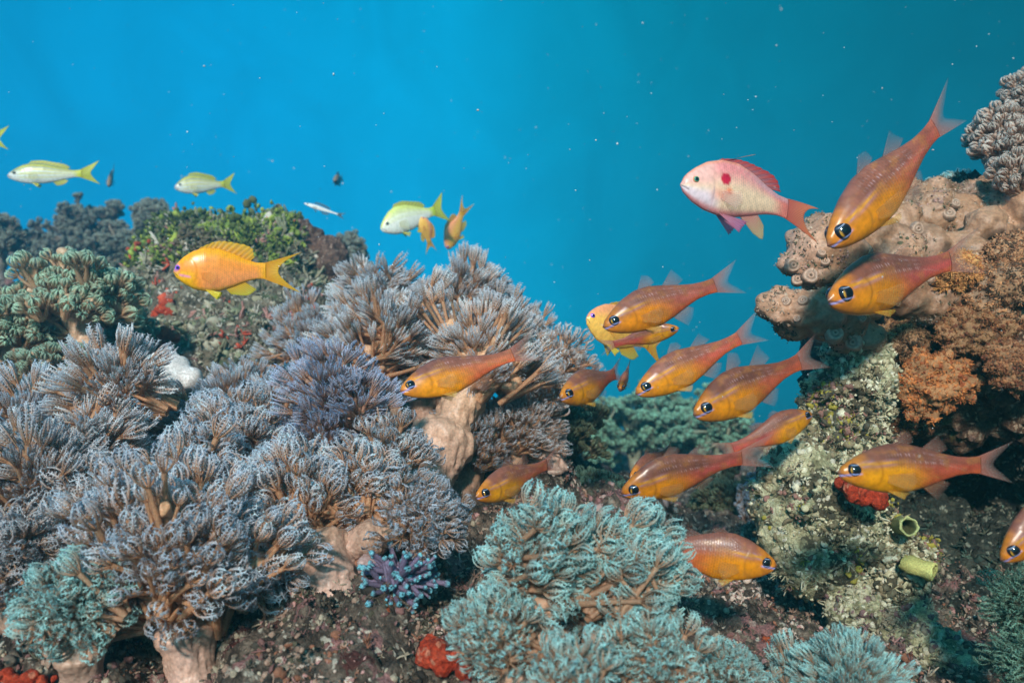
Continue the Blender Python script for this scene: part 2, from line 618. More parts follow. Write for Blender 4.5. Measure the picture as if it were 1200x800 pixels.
PAL = {   # stalk, stem, crown, tip
    'blue': ((.60, .39, .31), (.60, .34, .19), (.54, .43, .39), (.62, .77, .92)),
    'grey': ((.62, .41, .32), (.64, .37, .21), (.60, .48, .42), (.73, .82, .92)),
    'violet': ((.58, .38, .31), (.60, .36, .25), (.50, .43, .48), (.58, .72, .96)),
    'teal': ((.54, .36, .28), (.54, .33, .21), (.42, .44, .39), (.48, .86, .86)),
    'green': ((.60, .39, .28), (.54, .36, .22), (.42, .45, .32), (.54, .76, .60)),
    'sand': ((.50, .32, .24), (.56, .35, .24), (.60, .46, .38), (.70, .66, .60)),
    'dark': ((.22, .19, .15), (.24, .20, .15), (.28, .28, .22), (.44, .50, .42)),  # tip lightened so the colour itself carries some distance haze
    'seafoam': ((.28, .28, .20), (.26, .29, .21), (.26, .50, .38), (.44, .76, .58)),
    'olive': ((.30, .26, .17), (.28, .24, .14), (.28, .33, .19), (.44, .52, .33)),
    'cyan': ((.36, .24, .22), (.30, .24, .36), (.22, .50, .60), (.32, .80, .90)),
}


def inst(bag, tp, P, D, S, pal, rg, tone=1.0):
    """stamp polyps: positions P, directions D, sizes S"""
    n = len(P)
    which = rg.integers(0, len(tp), n)
    stalk, stem, crown, tip = (np.array(c) for c in pal)
    for w in range(len(tp)):
        idx = np.where(which == w)[0]
        if not len(idx):
            continue
        V, T_, Q_, t = tp[w]
        D_ = D[idx] / (np.linalg.norm(D[idx], axis=1)[:, None] + 1e-9)
        a = np.cross(D_, rg.normal(size=(len(idx), 3)))
        a /= np.linalg.norm(a, axis=1)[:, None] + 1e-9
        b = np.cross(D_, a)
        s = S[idx][:, None, None]
        W = P[idx][:, None, :] + s * (V[None, :, 0:1] * a[:, None, :] + V[None, :, 1:2] * b[:, None, :] + V[None, :, 2:3] * D_[:, None, :])
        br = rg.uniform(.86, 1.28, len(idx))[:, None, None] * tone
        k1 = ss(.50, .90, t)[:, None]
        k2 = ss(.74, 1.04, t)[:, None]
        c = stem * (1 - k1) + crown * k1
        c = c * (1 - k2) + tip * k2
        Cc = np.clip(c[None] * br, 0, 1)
        m = len(V)
        offs = (np.arange(len(idx)) * m)[:, None, None]
        Fs = [(Q_[None] + offs).reshape(-1, 4)]
        if len(T_):
            Fs.append((T_[None] + offs).reshape(-1, 3))
        bag.add(W.reshape(-1, 3), Fs, Cc.reshape(-1, 3))


UP = np.array((0, 0, 1.0))


def soft_coral(name, label, base, crown, rpx, style='tulip', pal='blue', seed=1, n=46, per=5, size=None, stalk=0.016,
               flat=0.8, low=False, group='feathery soft corals on the reef', cat='soft coral', tone=1.0, nprim=6, face=0.35):
    rg = np.random.default_rng(seed * 31 + 5)
    b = at(*base)
    c = at(*crown)
    Rr = rpx * crown[2] / 1000.0
    size = size or 0.016
    if not low:
        Rr = max(Rr * .45, Rr - size * (1.1 if style in ('tulip', 'brush', 'cup') else .7))
    pal = PAL[pal]
    root = empty(name, b, label, cat, group)
    up = unit(c - b)
    up = unit(up * .6 + UP * .5 + np.array((0, -face, 0)))
    # directions over the crown
    g = rg.normal(size=(n * 4, 3))
    g /= np.linalg.norm(g, axis=1)[:, None]
    keep = (g @ up > (-0.5 if low else -0.62) + rg.uniform(-.1, .3, len(g))) & (g[:, 1] > -.94)
    g = g[keep]
    # spread: pick well separated ones
    n = int(n * (.54 if not low else .7))
    sel = [0]
    dmin = np.arccos(np.clip(g @ g[0], -1, 1))
    for _ in range(min(n, len(g)) - 1):
        k = int(np.argmax(dmin))
        sel.append(k)
        dmin = np.minimum(dmin, np.arccos(np.clip(g @ g[k], -1, 1)))
    g = g[sel]
    g = g + rg.normal(0, .16, g.shape)
    g /= np.linalg.norm(g, axis=1)[:, None]
    rad = Rr * rg.uniform(.34 if not low else .5, 1.14, len(g)) * (1 + .42 * vnoise(g * 2.1 + seed, seed))
    Q = c + g * rad[:, None] * np.array((1, 1, flat))
    # primaries
    pd = g[:nprim]
    core = b * .55 + c * .45
    ends = [c - up * Rr * .15 + d * Rr * .38 + rg.normal(0, Rr * .05, 3) for d in pd]
    sb = Bag()
    trunk = bez(b - up * stalk * .6, b * .5 + core * .5 + rg.normal(0, Rr * .08, 3), core, 8)
    r0 = stalk
    V, F = tube(trunk, r0 * np.array((1.45, 1.12, .95, .90, .92, 1.0, 1.1, 1.15)), 12)
    sb.add(V, F)
    for i, en in enumerate(ends):
        P = bez(core - up * r0 * .6, core * .5 + en * .5 + up * Rr * .10 * rg.uniform(-1, 1), en, 7)
        V, F = tube(P, r0 * np.array((.80, .66, .55, .47, .40, .34, .30)), 9)
        sb.add(V, F)
    PP, DD, SS = [], [], []
    gap = {'tulip': .36, 'brush': .24, 'cup': .42, 'button': .30, 'finger': .26}[style]
    foot = {'tulip': 1.7, 'brush': 1.9, 'cup': 1.4}.get(style, 1.0) if not low else 1.1
    for q, d in zip(Q, g):
        i = int(np.argmax(pd @ d))
        en = ends[i]
        qf = q - unit(q - en + .4 * UP * Rr) * size * (foot - 1.0)
        P = bez(en - unit(en - core) * r0 * .4, en * .45 + qf * .55 + up * Rr * .05 + rg.normal(0, Rr * .05, 3), qf, 6)
        if low or style == 'finger':
            th = r0 * .22
            V, F = tube(P, np.linspace(th, th * .55 + size * .07, 6), 7)
        else:
            th = max(r0 * .30, .0030)
            V, F = tube(P, np.array((th, th * .85, th * .75, th * .72, th * .9, th * 1.0)) + size * np.array((0, 0, 0, 0, .05, .10)), 8)
        sb.add(V, F)
        ax = unit(unit(P[-1] - P[-3]) * np.array((1, .5, 1)) + .3 * up + .75 * UP * (1 if style != 'finger' else -.2))
        m = max(4, int(rg.poisson(per * 1.5)))
        # polyps stand side by side like a posy, stems meeting at the foot
        a1 = unit(np.cross(ax, rg.normal(size=3)))
        b1 = np.cross(ax, a1)
        kk = np.arange(m)
        pr = gap * size * np.sqrt(kk + .15) * rg.uniform(.8, 1.2, m)
        pa = kk * 2.399 + rg.uniform(0, 6.28)
        lat = (a1 * (pr * np.cos(pa))[:, None]) + (b1 * (pr * np.sin(pa))[:, None])
        dd = ax + lat / (size * foot * 1.05) + rg.normal(0, .07, (m, 3))
        dd /= np.linalg.norm(dd, axis=1)[:, None]
        PP.append(q - ax * size * foot + lat * .18 - ax * (pr * .25)[:, None])
        DD.append(dd)
        SS.append(size * rg.uniform(.85, 1.15) * rg.uniform(.72, 1.18, m))
        # a few single polyps lower on the branch
        for t in rg.uniform(.45, .9, 2):
            p = P[int(t * 5)]
            PP.append(p[None])
            DD.append((ax + rg.normal(0, .6, 3))[None])
            SS.append(np.array([size * rg.uniform(.5, .85)]))
    V, Fs, _ = sb.get()
    if not low:
        V, Fs, Nn = remesh(V, Fs, max(0.0011, stalk * .085), 3)
        V = V + Nn * (fbm(V * 260, 3, seed) * stalk * .03 + fbm(V * np.array((210, 210, 45)), 3, seed + 2, ridged=True) * stalk * .05 + fbm(V * 70, 3, seed + 6) * stalk * .09)[:, None]
    h = ss(0, 1, np.clip(((V - b) @ unit(c - b)) / (np.linalg.norm(c - b) + 1e-6), 0, 1))[:, None]
    sc = np.array(pal[0]) * (1 - h) * 1.0 + np.array(pal[1]) * h
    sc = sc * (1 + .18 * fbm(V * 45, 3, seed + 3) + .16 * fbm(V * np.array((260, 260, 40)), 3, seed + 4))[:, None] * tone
    # pale bloom where the tissue is stretched thin
    pl = ss(.25, .8, fbm(V * 30 + 9, 2, seed + 9))[:, None] * (1 - h)
    sc = sc * (1 - .35 * pl) + np.array((.62, .47, .46)) * .35 * pl * tone
    mk('stalk', V - b, Fs, M_STALK, root, np.clip(sc, 0, 1))
    bag = Bag()
    inst(bag, templ(style, low), np.concatenate(PP), np.concatenate(DD), np.concatenate(SS), pal, rg, tone)
    bag.build('polyps', M_POLYP, root, b)
    return root


GROUND_PTS = []   # (x, y, z) the seabed passes through

CORALS = [
    # name, label, base, crown, radius px, kwargs
    ('soft_coral', 'large sprawling blue-grey soft coral in the lower left, on a thick brown foot', (228, 810, .52), (205, 648, .53), 128, dict(flat=1.0, style='tulip', pal='blue', n=110, per=4, size=.0175, stalk=.016, nprim=9)),
    ('soft_coral', 'bright teal tuft low in the left corner above the orange crust', (95, 800, .50), (85, 712, .49), 62, dict(style='tulip', pal='teal', n=30, size=.015, stalk=.012, flat=.9)),
    ('soft_coral', 'brown stemmed soft coral at the left edge halfway down, with dull grey polyps', (60, 690, .62), (45, 570, .62), 88, dict(style='brush', pal='grey', n=50, size=.018, stalk=.016, tone=.8)),
    ('soft_coral', 'tall fan of brown stems with grey brush tips right below the white sand patch', (165, 590, .72), (135, 460, .72), 64, dict(style='brush', pal='grey', n=50, per=5, size=.020, stalk=.014)),
    ('soft_coral', 'bushy grey-blue soft coral at the left edge below the green buttoned corals', (50, 590, .76), (38, 500, .76), 70, dict(style='brush', pal='blue', n=45, size=.018)),
    ('soft_coral', 'dense round soft coral between the tall brown fan and the bluest clump', (290, 630, .68), (275, 530, .67), 80, dict(style='tulip', pal='blue', n=52, size=.018)),
    ('soft_coral', 'soft coral on a fat pale pinkish trunk beside the bare dark rubble', (382, 700, .57), (345, 585, .60), 74, dict(style='tulip', pal='blue', n=46, size=.018, stalk=.026)),
    ('soft_coral', 'dense soft coral clump with the bluest tips, left of the thick beige trunk', (395, 590, .70), (395, 475, .69), 74, dict(style='brush', pal='violet', n=62, per=6, size=.015)),
    ('soft_coral', 'low blue soft coral just under the rubble of the reef mound', (290, 520, .84), (285, 468, .84), 52, dict(style='brush', pal='blue', n=40, size=.016)),
    ('soft_coral', 'soft coral leaning right from a thick beige trunk, under the lone cardinalfish over the corals', (480, 590, .76), (570, 415, .82), 92, dict(style='brush', pal='grey', n=58, per=5, size=.018, stalk=.027, nprim=8, face=.1)),
    ('soft_coral', 'broad grey-blue soft coral behind the bluest clump', (455, 540, .84), (445, 400, .86), 86, dict(style='brush', pal='grey', n=62, size=.018)),
    ('soft_coral', 'soft coral rising highest against the water just right of the reef mound', (450, 500, 1.0), (440, 352, 1.0), 52, dict(style='brush', pal='grey', n=38, size=.020)),
    ('soft_coral', 'soft coral with fluffy tips against the water above the lone cardinalfish', (550, 480, 1.0), (548, 352, 1.0), 55, dict(style='brush', pal='grey', n=42, size=.020)),
    ('soft_coral', 'sparse pale soft coral whose thin branches stand against open water', (625, 520, .90), (655, 425, .90), 52, dict(style='cup', pal='grey', n=24, per=4, size=.015, stalk=.010, face=0)),
    ('soft_coral', 'blue-grey soft coral climbing the right flank of the reef mound', (370, 500, 1.02), (362, 398, 1.02), 55, dict(style='brush', pal='blue', n=38, size=.018)),
    ('soft_coral', 'dark stemmed soft coral stretching right over the black gap', (395, 645, .59), (500, 606, .57), 56, dict(style='cup', pal='blue', n=36, per=4, size=.014, stalk=.011, flat=.6, tone=.85)),
    ('finger_coral', 'small cyan-tipped finger coral hanging over an orange branch', (430, 660, .57), (470, 680, .55), 44, dict(style='finger', pal='cyan', n=34, per=5, size=.012, stalk=.006)),
    ('soft_coral', 'tallest teal soft coral in the bottom middle, its top just under a small cardinalfish', (625, 815, .50), (640, 655, .50), 72, dict(style='tulip', pal='teal', n=34, per=5, size=.0155, stalk=.017)),
    ('soft_coral', 'teal soft coral spreading left over the orange sponge on the rubble', (640, 850, .47), (578, 742, .47), 62, dict(style='cup', pal='teal', n=26, per=4, size=.0135, stalk=.013)),
    ('soft_coral', 'teal soft coral on a forked brown trunk touching the right-facing cardinalfish near the bottom', (715, 820, .50), (740, 668, .50), 60, dict(style='tulip', pal='teal', n=34, per=5, size=.0155, stalk=.018)),
    ('soft_coral', 'teal soft coral with open cups at the bottom edge, right of the forked trunk', (755, 860, .47), (762, 768, .46), 70, dict(style='cup', pal='teal', n=26, per=4, size=.014)),
    ('soft_coral', 'low teal soft coral at the bottom edge in front of the forked trunk', (670, 870, .44), (672, 800, .43), 50, dict(style='cup', pal='teal', n=16, per=4, size=.013)),
    ('soft_coral', 'small dim teal soft coral at the bottom edge left of the dark hollow', (840, 860, .50), (845, 795, .50), 42, dict(style='cup', pal='teal', n=22, per=4, size=.013, tone=.9)),
    ('buttoned_soft_coral', 'green soft coral with round button tips on a pinkish trunk, upper left', (112, 445, .95), (85, 345, .95), 76, dict(style='button', pal='green', n=70, per=5, size=.019, stalk=.018)),
    ('buttoned_soft_coral', 'green button-tipped soft coral cut off by the left edge', (5, 460, .92), (12, 385, .92), 62, dict(style='button', pal='green', n=50, per=5, size=.018)),
    ('buttoned_soft_coral', 'low dull green soft coral at the foot of the pinkish trunk', (75, 480, .86), (60, 430, .88), 42, dict(style='button', pal='green', n=34, per=5, size=.014, tone=.8)),
    ('buttoned_soft_coral', 'small green button-tipped soft coral between the pinkish trunk and the mound rubble', (160, 440, 1.05), (155, 385, 1.05), 36, dict(style='button', pal='green', n=30, per=5, size=.015, tone=.85)),

    ('soft_coral', 'grey-blue soft coral filling the dip between the large sprawling one and the left edge', (150, 700, .60), (120, 600, .60), 66, dict(style='tulip', pal='grey', n=36, size=.018)),
    ('soft_coral', 'short grey soft coral right of the tall brown fan, under the white sand patch', (225, 580, .76), (222, 512, .76), 42, dict(style='brush', pal='blue', n=30, size=.017)),
    ('soft_coral', 'blue soft coral low against the fat pale trunk, facing the large sprawling one', (300, 720, .56), (298, 650, .55), 50, dict(style='tulip', pal='blue', n=26, size=.017, stalk=.011)),
    ('soft_coral', 'soft coral wedged between the bluest clump and the beige trunk', (450, 640, .68), (452, 535, .67), 52, dict(style='cup', pal='blue', n=30, size=.015, stalk=.012)),
    ('soft_coral', 'brownish soft coral right of the beige trunk, behind the small downward angled cardinalfish', (590, 590, .84), (610, 500, .84), 58, dict(style='cup', pal='grey', n=36, size=.014, tone=.8)),
    ('soft_coral', 'grey-blue soft coral filling the gap under the two peaks against the water', (500, 520, .92), (500, 405, .92), 60, dict(style='brush', pal='blue', n=40, size=.018)),
    ('soft_coral', 'pale grey soft coral left of the one rising highest against the water', (390, 480, .98), (385, 430, .94), 46, dict(style='brush', pal='grey', n=30, size=.017)),
    ('soft_coral', 'soft coral with pale fluffy tips on the right shoulder of the clump against the water', (600, 500, .98), (602, 385, .98), 46, dict(style='brush', pal='grey', n=30, size=.018)),
    ('soft_coral', 'small teal soft coral between the two tallest teal ones at the bottom', (700, 800, .53), (692, 712, .52), 44, dict(style='cup', pal='teal', n=14, per=4, size=.013, stalk=.010)),

    ('soft_coral', 'grey soft coral low at the left edge above the teal corner tuft', (25, 760, .56), (25, 655, .56), 62, dict(style='tulip', pal='grey', n=34, size=.018, tone=.8)),
    ('soft_coral', 'blue soft coral between the large sprawling one and the dense round one', (250, 660, .62), (225, 560, .62), 58, dict(style='tulip', pal='blue', n=34, size=.018)),
    ('soft_coral', 'brown-stemmed soft coral over the left part of the large sprawling one', (100, 650, .66), (105, 530, .66), 66, dict(style='brush', pal='grey', n=38, size=.018)),
    ('soft_coral', 'pale soft coral right of the green button-tipped ones, under the white rock', (330, 600, .76), (330, 490, .76), 56, dict(style='brush', pal='blue', n=34, size=.017)),
    ('soft_coral', 'blue-grey soft coral hanging over the fat pale trunk on its right', (420, 660, .60), (425, 570, .62), 52, dict(style='tulip', pal='blue', n=30, size=.016, stalk=.012)),
    ('soft_coral', 'soft coral at the right end of the clump, above the leftmost small cardinalfish', (640, 540, .86), (625, 450, .86), 48, dict(style='cup', pal='grey', n=28, size=.015)),
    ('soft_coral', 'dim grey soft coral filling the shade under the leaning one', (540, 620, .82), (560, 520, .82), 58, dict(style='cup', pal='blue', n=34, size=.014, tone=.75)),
]
NOGROUND = []
FARCORALS = [
    ('bushy_soft_coral', 'tallest dark bushy soft coral against the water, upper left', (105, 345, 2.1), (102, 278, 2.1), 34, dict(pal='dark')),
    ('bushy_soft_coral', 'dark bushy soft coral left of the tallest one', (55, 345, 2.2), (50, 302, 2.2), 22, dict(pal='dark')),
    ('bushy_soft_coral', 'wide dark soft coral between the tallest one and the green algae', (150, 345, 2.0), (146, 302, 2.0), 28, dict(pal='dark')),
    ('bushy_soft_coral', 'slim dark soft coral peak next to the green algae', (180, 330, 2.0), (177, 262, 2.0), 15, dict(pal='dark')),
    ('bushy_soft_coral', 'tiny dark soft coral cut by the left edge against the water', (0, 330, 1.8), (0, 287, 1.8), 18, dict(pal='dark')),
    ('bushy_soft_coral', 'dim soft coral on the slope right behind the brown rock of the mound', (400, 365, 1.6), (402, 318, 1.6), 28, dict(pal='dark')),
    ('distant_soft_coral', 'leftmost hazy green soft coral of the far reef in the gap', (690, 570, 1.9), (692, 512, 1.9), 34, dict(pal='seafoam')),
    ('distant_soft_coral', 'hazy green soft coral with a rounded top in the middle of the gap', (745, 570, 2.0), (742, 512, 2.0), 40, dict(pal='seafoam')),
    ('distant_soft_coral', 'hazy green soft coral of the far reef behind the paired cardinalfishes', (800, 560, 1.9), (795, 508, 1.9), 36, dict(pal='seafoam')),
    ('distant_soft_coral', 'hazy green soft coral of the far reef against the dark hollow of the wall', (845, 560, 1.8), (840, 505, 1.8), 34, dict(pal='seafoam')),
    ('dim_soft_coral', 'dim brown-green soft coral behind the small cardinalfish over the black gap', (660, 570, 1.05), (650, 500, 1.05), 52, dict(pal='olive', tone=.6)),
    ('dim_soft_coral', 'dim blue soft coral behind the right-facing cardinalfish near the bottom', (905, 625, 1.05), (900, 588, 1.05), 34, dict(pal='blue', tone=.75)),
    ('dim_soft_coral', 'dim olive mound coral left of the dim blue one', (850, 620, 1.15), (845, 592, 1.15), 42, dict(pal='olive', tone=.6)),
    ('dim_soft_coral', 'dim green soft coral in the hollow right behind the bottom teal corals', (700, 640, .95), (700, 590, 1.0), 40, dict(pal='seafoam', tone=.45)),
]
RIGHTCORALS = [
    ('soft_coral', 'pale teal soft coral cut by the bottom edge under the reef wall', (985, 890, .50), (992, 800, .50), 62, dict(style='brush', pal='teal', n=80, per=6, size=.010)),
    ('soft_coral', 'small teal soft coral tuft left of the pale one at the bottom edge', (935, 850, .52), (930, 796, .52), 26, dict(style='brush', pal='teal', n=18, per=5, size=.012)),
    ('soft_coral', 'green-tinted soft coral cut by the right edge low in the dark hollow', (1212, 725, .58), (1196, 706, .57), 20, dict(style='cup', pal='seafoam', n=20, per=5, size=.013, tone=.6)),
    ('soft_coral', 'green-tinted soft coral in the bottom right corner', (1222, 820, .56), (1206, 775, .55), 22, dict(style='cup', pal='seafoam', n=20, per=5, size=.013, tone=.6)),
    ('buttoned_soft_coral', 'large pale soft coral on top of the reef wall at the right edge', (1190, 240, .90), (1180, 165, .88), 50, dict(style='button', pal='sand', n=60, per=6, size=.015, stalk=.012)),
    ('buttoned_soft_coral', 'topmost soft coral cut by the right edge, above the large pale one', (1215, 160, .92), (1205, 108, .90), 34, dict(style='button', pal='sand', n=34, per=6, size=.014, stalk=.012)),
    ('buttoned_soft_coral', 'small pale soft coral just below the large pale one on the wall top', (1195, 250, .84), (1188, 205, .83), 30, dict(style='button', pal='sand', n=36, per=6, size=.013, stalk=.010)),
    ('buttoned_soft_coral', 'low fuzzy teal soft coral row behind the top of the brown lobed coral', (1120, 245, 1.05), (1118, 218, 1.05), 26, dict(style='button', pal='teal', n=34, per=5, size=.012, stalk=.010, flat=.6)),
]
sd = 1
for nm, lab, b_, c_, r_, kw in CORALS:
    sd += 1
    soft_coral(nm, lab, b_, c_, r_, seed=sd, **kw)
    GROUND_PTS.append(at(*b_) + np.array((0, 0, -.004)))
for nm, lab, b_, c_, r_, kw in FARCORALS:
    sd += 1
    if c_[2] > 1.5:
        c_ = (c_[0], c_[1] - 8, c_[2])
        r_ *= 1.2
    soft_coral(nm, lab, b_, c_, r_, seed=sd, style='button', low=True, n=105, per=6, flat=1.0, size=.013 if c_[2] < 1.3 else .015, stalk=.014,
               nprim=8, group='hazy bushy corals farther off', **kw)
    GROUND_PTS.append(at(*b_))
for nm, lab, b_, c_, r_, kw in RIGHTCORALS:
    sd += 1
    soft_coral(nm, lab, b_, c_, r_, seed=sd, group='soft corals on the right reef wall', **kw)

# ------------------------------------------------------------------ seabed
for p in ((420, 760, .56), (480, 740, .58), (540, 720, .62), (330, 780, .52), (520, 810, .50), (440, 830, .48), (600, 700, .72), (700, 660, .85),
          (760, 640, .95), (820, 700, .80), (870, 720, .72), (900, 800, .60), (960, 760, .75), (1050, 820, .62), (1150, 830, .62), (1300, 850, .6),
          (560, 620, .80), (500, 650, .72), (620, 590, 1.0), (700, 600, 1.3), (780, 600, 1.5), (860, 640, 1.3), (900, 560, 1.9), (250, 470, 1.0),
          (200, 430, 1.08), (330, 440, 1.1), (150, 400, 1.4), (300, 400, 1.6), (40, 400, 1.4), (450, 430, 1.4), (560, 480, 1.3), (-100, 500, .9),
          (-200, 480, 1.2), (-100, 700, .6), (10, 790, .50), (0, 900, .42), (300, 1000, .38), (600, 1100, .36), (900, 1050, .40), (1200, 1100, .4)):
    GROUND_PTS.append(at(*p))
for x, y, z in ((0, 0, -.34), (-.5, 0, -.3), (.5, 0, -.3), (-1, .3, -.25), (1, .3, -.3), (-1, 1, -.05), (-1.2, 1.8, .0), (-.5, 2.2, -.05), (.3, 2.4, -.32), (1, 2.2, -.2),
                (1.2, 1.2, -.1), (0, 3.5, -1.0), (1.5, 3.5, -1.1), (-1.5, 3.5, -.8), (-3, 2, -.8), (3, 2, -.8), (-3, 0, -.9), (3, 0, -.9), (0, -1.2, -.6),
                (-2.5, -1.5, -.9), (2.5, -1.5, -.9), (0, 5.5, -1.6), (-4, 5.5, -1.6), (4, 5.5, -1.6)):
    GROUND_PTS.append(np.array((x, y, z)))
GP = np.array(GROUND_PTS)


def ground_z(x, y):
    num = np.zeros_like(x)
    den = np.zeros_like(x)
    for px_, py_, pz_ in GP:
        d2 = (x - px_) ** 2 + (y - py_) ** 2
        rr = 0.03 + 0.05 * max(0, py_ - 1)
        w = 1 / (d2 + rr * rr) ** 1.9
        num += w * pz_
        den += w
    return num / den


def axis(segs):
    out = []
    for a, b, n in segs:
        out.append(np.linspace(a, b, n, endpoint=False))
    return np.concatenate(out + [np.array([segs[-1][1]])])


xs = axis(((-5, -1.2, 50), (-1.2, -.6, 90), (-.6, .6, 420), (.6, 1.2, 90), (1.2, 5, 50)))
ys = axis(((-2, .3, 50), (.3, .42, 30), (.42, 1.1, 250), (1.1, 2.3, 180), (2.3, 6, 60)))
X, Yg = np.meshgrid(xs, ys)
X, Yg = X.ravel(), Yg.ravel()
Z = ground_z(X, Yg)
P3 = np.stack((X, Yg, Z), 1)
d1, d2 = worley(P3 * 30, 3)
e1, e2 = worley(P3 * 85 + fbm(P3 * 40, 2)[:, None] * .4, 5)
dis = .012 * fbm(P3 * 11, 3, 2) + .016 * (1 - d1 * 1.3) + .0065 * (1 - e1 * 1.4) + .0045 * fbm(P3 * 150, 3, 8, ridged=True)
Pn = P3.copy()
Pn[:, 2] += dis
Pn[:, 0] += .007 * vnoise(P3 * 55, 21)
Pn[:, 1] += .007 * vnoise(P3 * 55, 22)
nx, ny = len(xs), len(ys)
ii, jj = np.meshgrid(np.arange(nx - 1), np.arange(ny - 1))
i0 = (jj * nx + ii).ravel()
FG = np.stack((i0, i0 + 1, i0 + nx + 1, i0 + nx), 1)
seabed = mk('seabed', Pn, FG, M_GROUND)
tag(seabed, 'dark crusted reef floor with pink and white rubble', None, None, 'structure')
SEAV = Pn


# ------------------------------------------------------------------ rocks
def blobrock(name, label, cat, blobs, voxel, mat, lump=.012, lump_s=28, fine=.004, seed=3, group=None, root_px=None, it=2, part=None, root=None):
    bag = Bag()
    V0, F0 = ICO[3]
    for bl in blobs:
        px, py, Y, r = bl[:4]
        sc = bl[4] if len(bl) > 4 else (1, 1, 1)
        bag.add(V0 * np.array(sc) * r * Y / 1000 + at(px, py, Y), F0)
    V, Fs, _ = bag.get()
    V, Fs, Nn = remesh(V, Fs, voxel, it)
    d1, d2 = worley(V * lump_s, seed)
    e1, e2 = worley(V * lump_s * 3.1, seed + 1)
    d = lump * (.75 - d1) + lump * .45 * (.7 - e1) + fine * fbm(V * 120, 3, seed, ridged=True) + lump * .8 * fbm(V * lump_s * .4, 2, seed + 5)
    V = V + Nn * d[:, None]
    b = at(*root_px) if root_px else at(*blobs[0][:3])
    if root is None:
        root = empty(name, b, label, cat, group)
    else:
        b = np.array(root.location)
    o = mk(part or 'rock', V - b, Fs, mat, root)
    return root, V, Nn, b


def tuft(rg, kind, s, colr):
    """one little growth -> V, Fs, C (unit frame, z up)"""
    c = np.array(colr) * rg.uniform(.7, 1.25)
    if kind == 'lump':
        V0, F0 = ICO[2]
        V = V0 * rg.uniform(.6, 1.15, 3) * s
        V = V * (1 + .45 * vnoise(V0 * 1.9 + rg.uniform(0, 90), 4) + .2 * vnoise(V0 * 4.5 + rg.uniform(0, 90), 6))[:, None] * rg.uniform(.6, 1.4, 3)
        return V, F0, np.clip(c * (1 + .25 * vnoise(V0 * 3 + 5, 3))[:, None], 0, 1)
    if kind == 'disc':
        b = Bag()
        V0, F0 = ICO[1]
        for _ in range(7):
            p = rg.normal(0, .8, 3) * s
            p[2] = abs(p[2]) * 1.2
            a = rg.uniform(0, 6.28)
            v = V0 * (.55, .16, .55) * s * rg.uniform(.6, 1.1)
            v = np.stack((v[:, 0] * math.cos(a) - v[:, 1] * math.sin(a), v[:, 0] * math.sin(a) + v[:, 1] * math.cos(a), v[:, 2]), 1)
            b.add(v + p, F0, np.clip(c * rg.uniform(.6, 1.35), 0, 1))
        return b.get()
    b = Bag()
    for _ in range(rg.integers(4, 8)):
        d = unit(rg.normal(0, .6, 3) + UP)
        L = s * rg.uniform(1, 2.4)
        P = bez(np.zeros(3), d * L * .5 + rg.normal(0, .2, 3) * s, d * L + rg.normal(0, .4, 3) * s, 4)
        V, F = tube(P, s * np.array((.26, .24, .22, .16)), 4)
        b.add(V, F, np.clip(c * np.linspace(.7, 1.25, 4).repeat(4)[:, None].tolist() + [[0, 0, 0]] * 0, 0, 1) if False else np.clip(c * rg.uniform(.7, 1.3), 0, 1))
    return b.get()


def scatter(name, V, Nn, n, sizes, kinds, cols, seed, parent=None, off=None, mask=None, sink=.3):
    rg = np.random.default_rng(seed)
    ok = np.arange(len(V)) if mask is None else np.where(mask)[0]
    pick = ok[rg.integers(0, len(ok), n)]
    bag = Bag()
    lib = {}
    for q in range(28):
        k = kinds[q % len(kinds)]
        v, F, C = tuft(rg, k, 1.0, (1, 1, 1))
        lib[q] = (v, F if isinstance(F, list) else [F], C)
    cn = fbm(V[pick] * 22, 2, seed + 1)
    for j, i in enumerate(pick):
        v, F, C = lib[int(rg.integers(0, 28))]
        nn = unit(Nn[i] + rg.normal(0, .25, 3))
        a = unit(np.cross(nn, rg.normal(size=3)))
        b = np.cross(nn, a)
        s = rg.uniform(*sizes) * (1.0 if rg.random() > .08 else 1.4)
        W = V[i] - Nn[i] * s * sink + s * (v[:, 0:1] * a + v[:, 1:2] * b + v[:, 2:3] * nn)
        # neighbours tend to be the same growth
        ci = int(np.clip((cn[j] * .55 + .46 + rg.normal(0, .15)) * len(cols), 0, len(cols) - 1))
        bag.add(W, F, np.clip(C * np.array(cols[ci]), 0, 1))
    return bag.build(name, M_GROWTH, parent, off)


# seabed rubble (nobody could count it)
nrm = np.zeros((len(Pn), 3))
G3 = Pn.reshape(ny, nx, 3)
gx = np.gradient(G3, axis=1)
gy = np.gradient(G3, axis=0)
nrm = np.cross(gx, gy).reshape(-1, 3)
nrm /= np.linalg.norm(nrm, axis=1)[:, None] + 1e-9
scrx = Pn[:, 0] / np.maximum(Pn[:, 1], .01)
near = (Pn[:, 1] > .40) & (Pn[:, 1] < .95) & (np.abs(scrx) < .66) & (Pn[:, 2] / np.maximum(Pn[:, 1], .1) > -.46)
rub = scatter('coral_rubble', Pn, nrm, 30000, (.0007, .0030), ('lump', 'lump', 'lump', 'tuft', 'lump', 'disc', 'lump'),
              ((.03, .025, .02), (.07, .06, .045), (.16, .13, .10), (.40, .34, .25), (.20, .10, .09), (.36, .24, .18), (.09, .08, .05), (.28, .12, .07), (.46, .26, .24), (.62, .50, .42)), 11, mask=near)
tag(rub, 'crumbs of pink, white and olive crust over the reef floor', None, None, 'stuff')

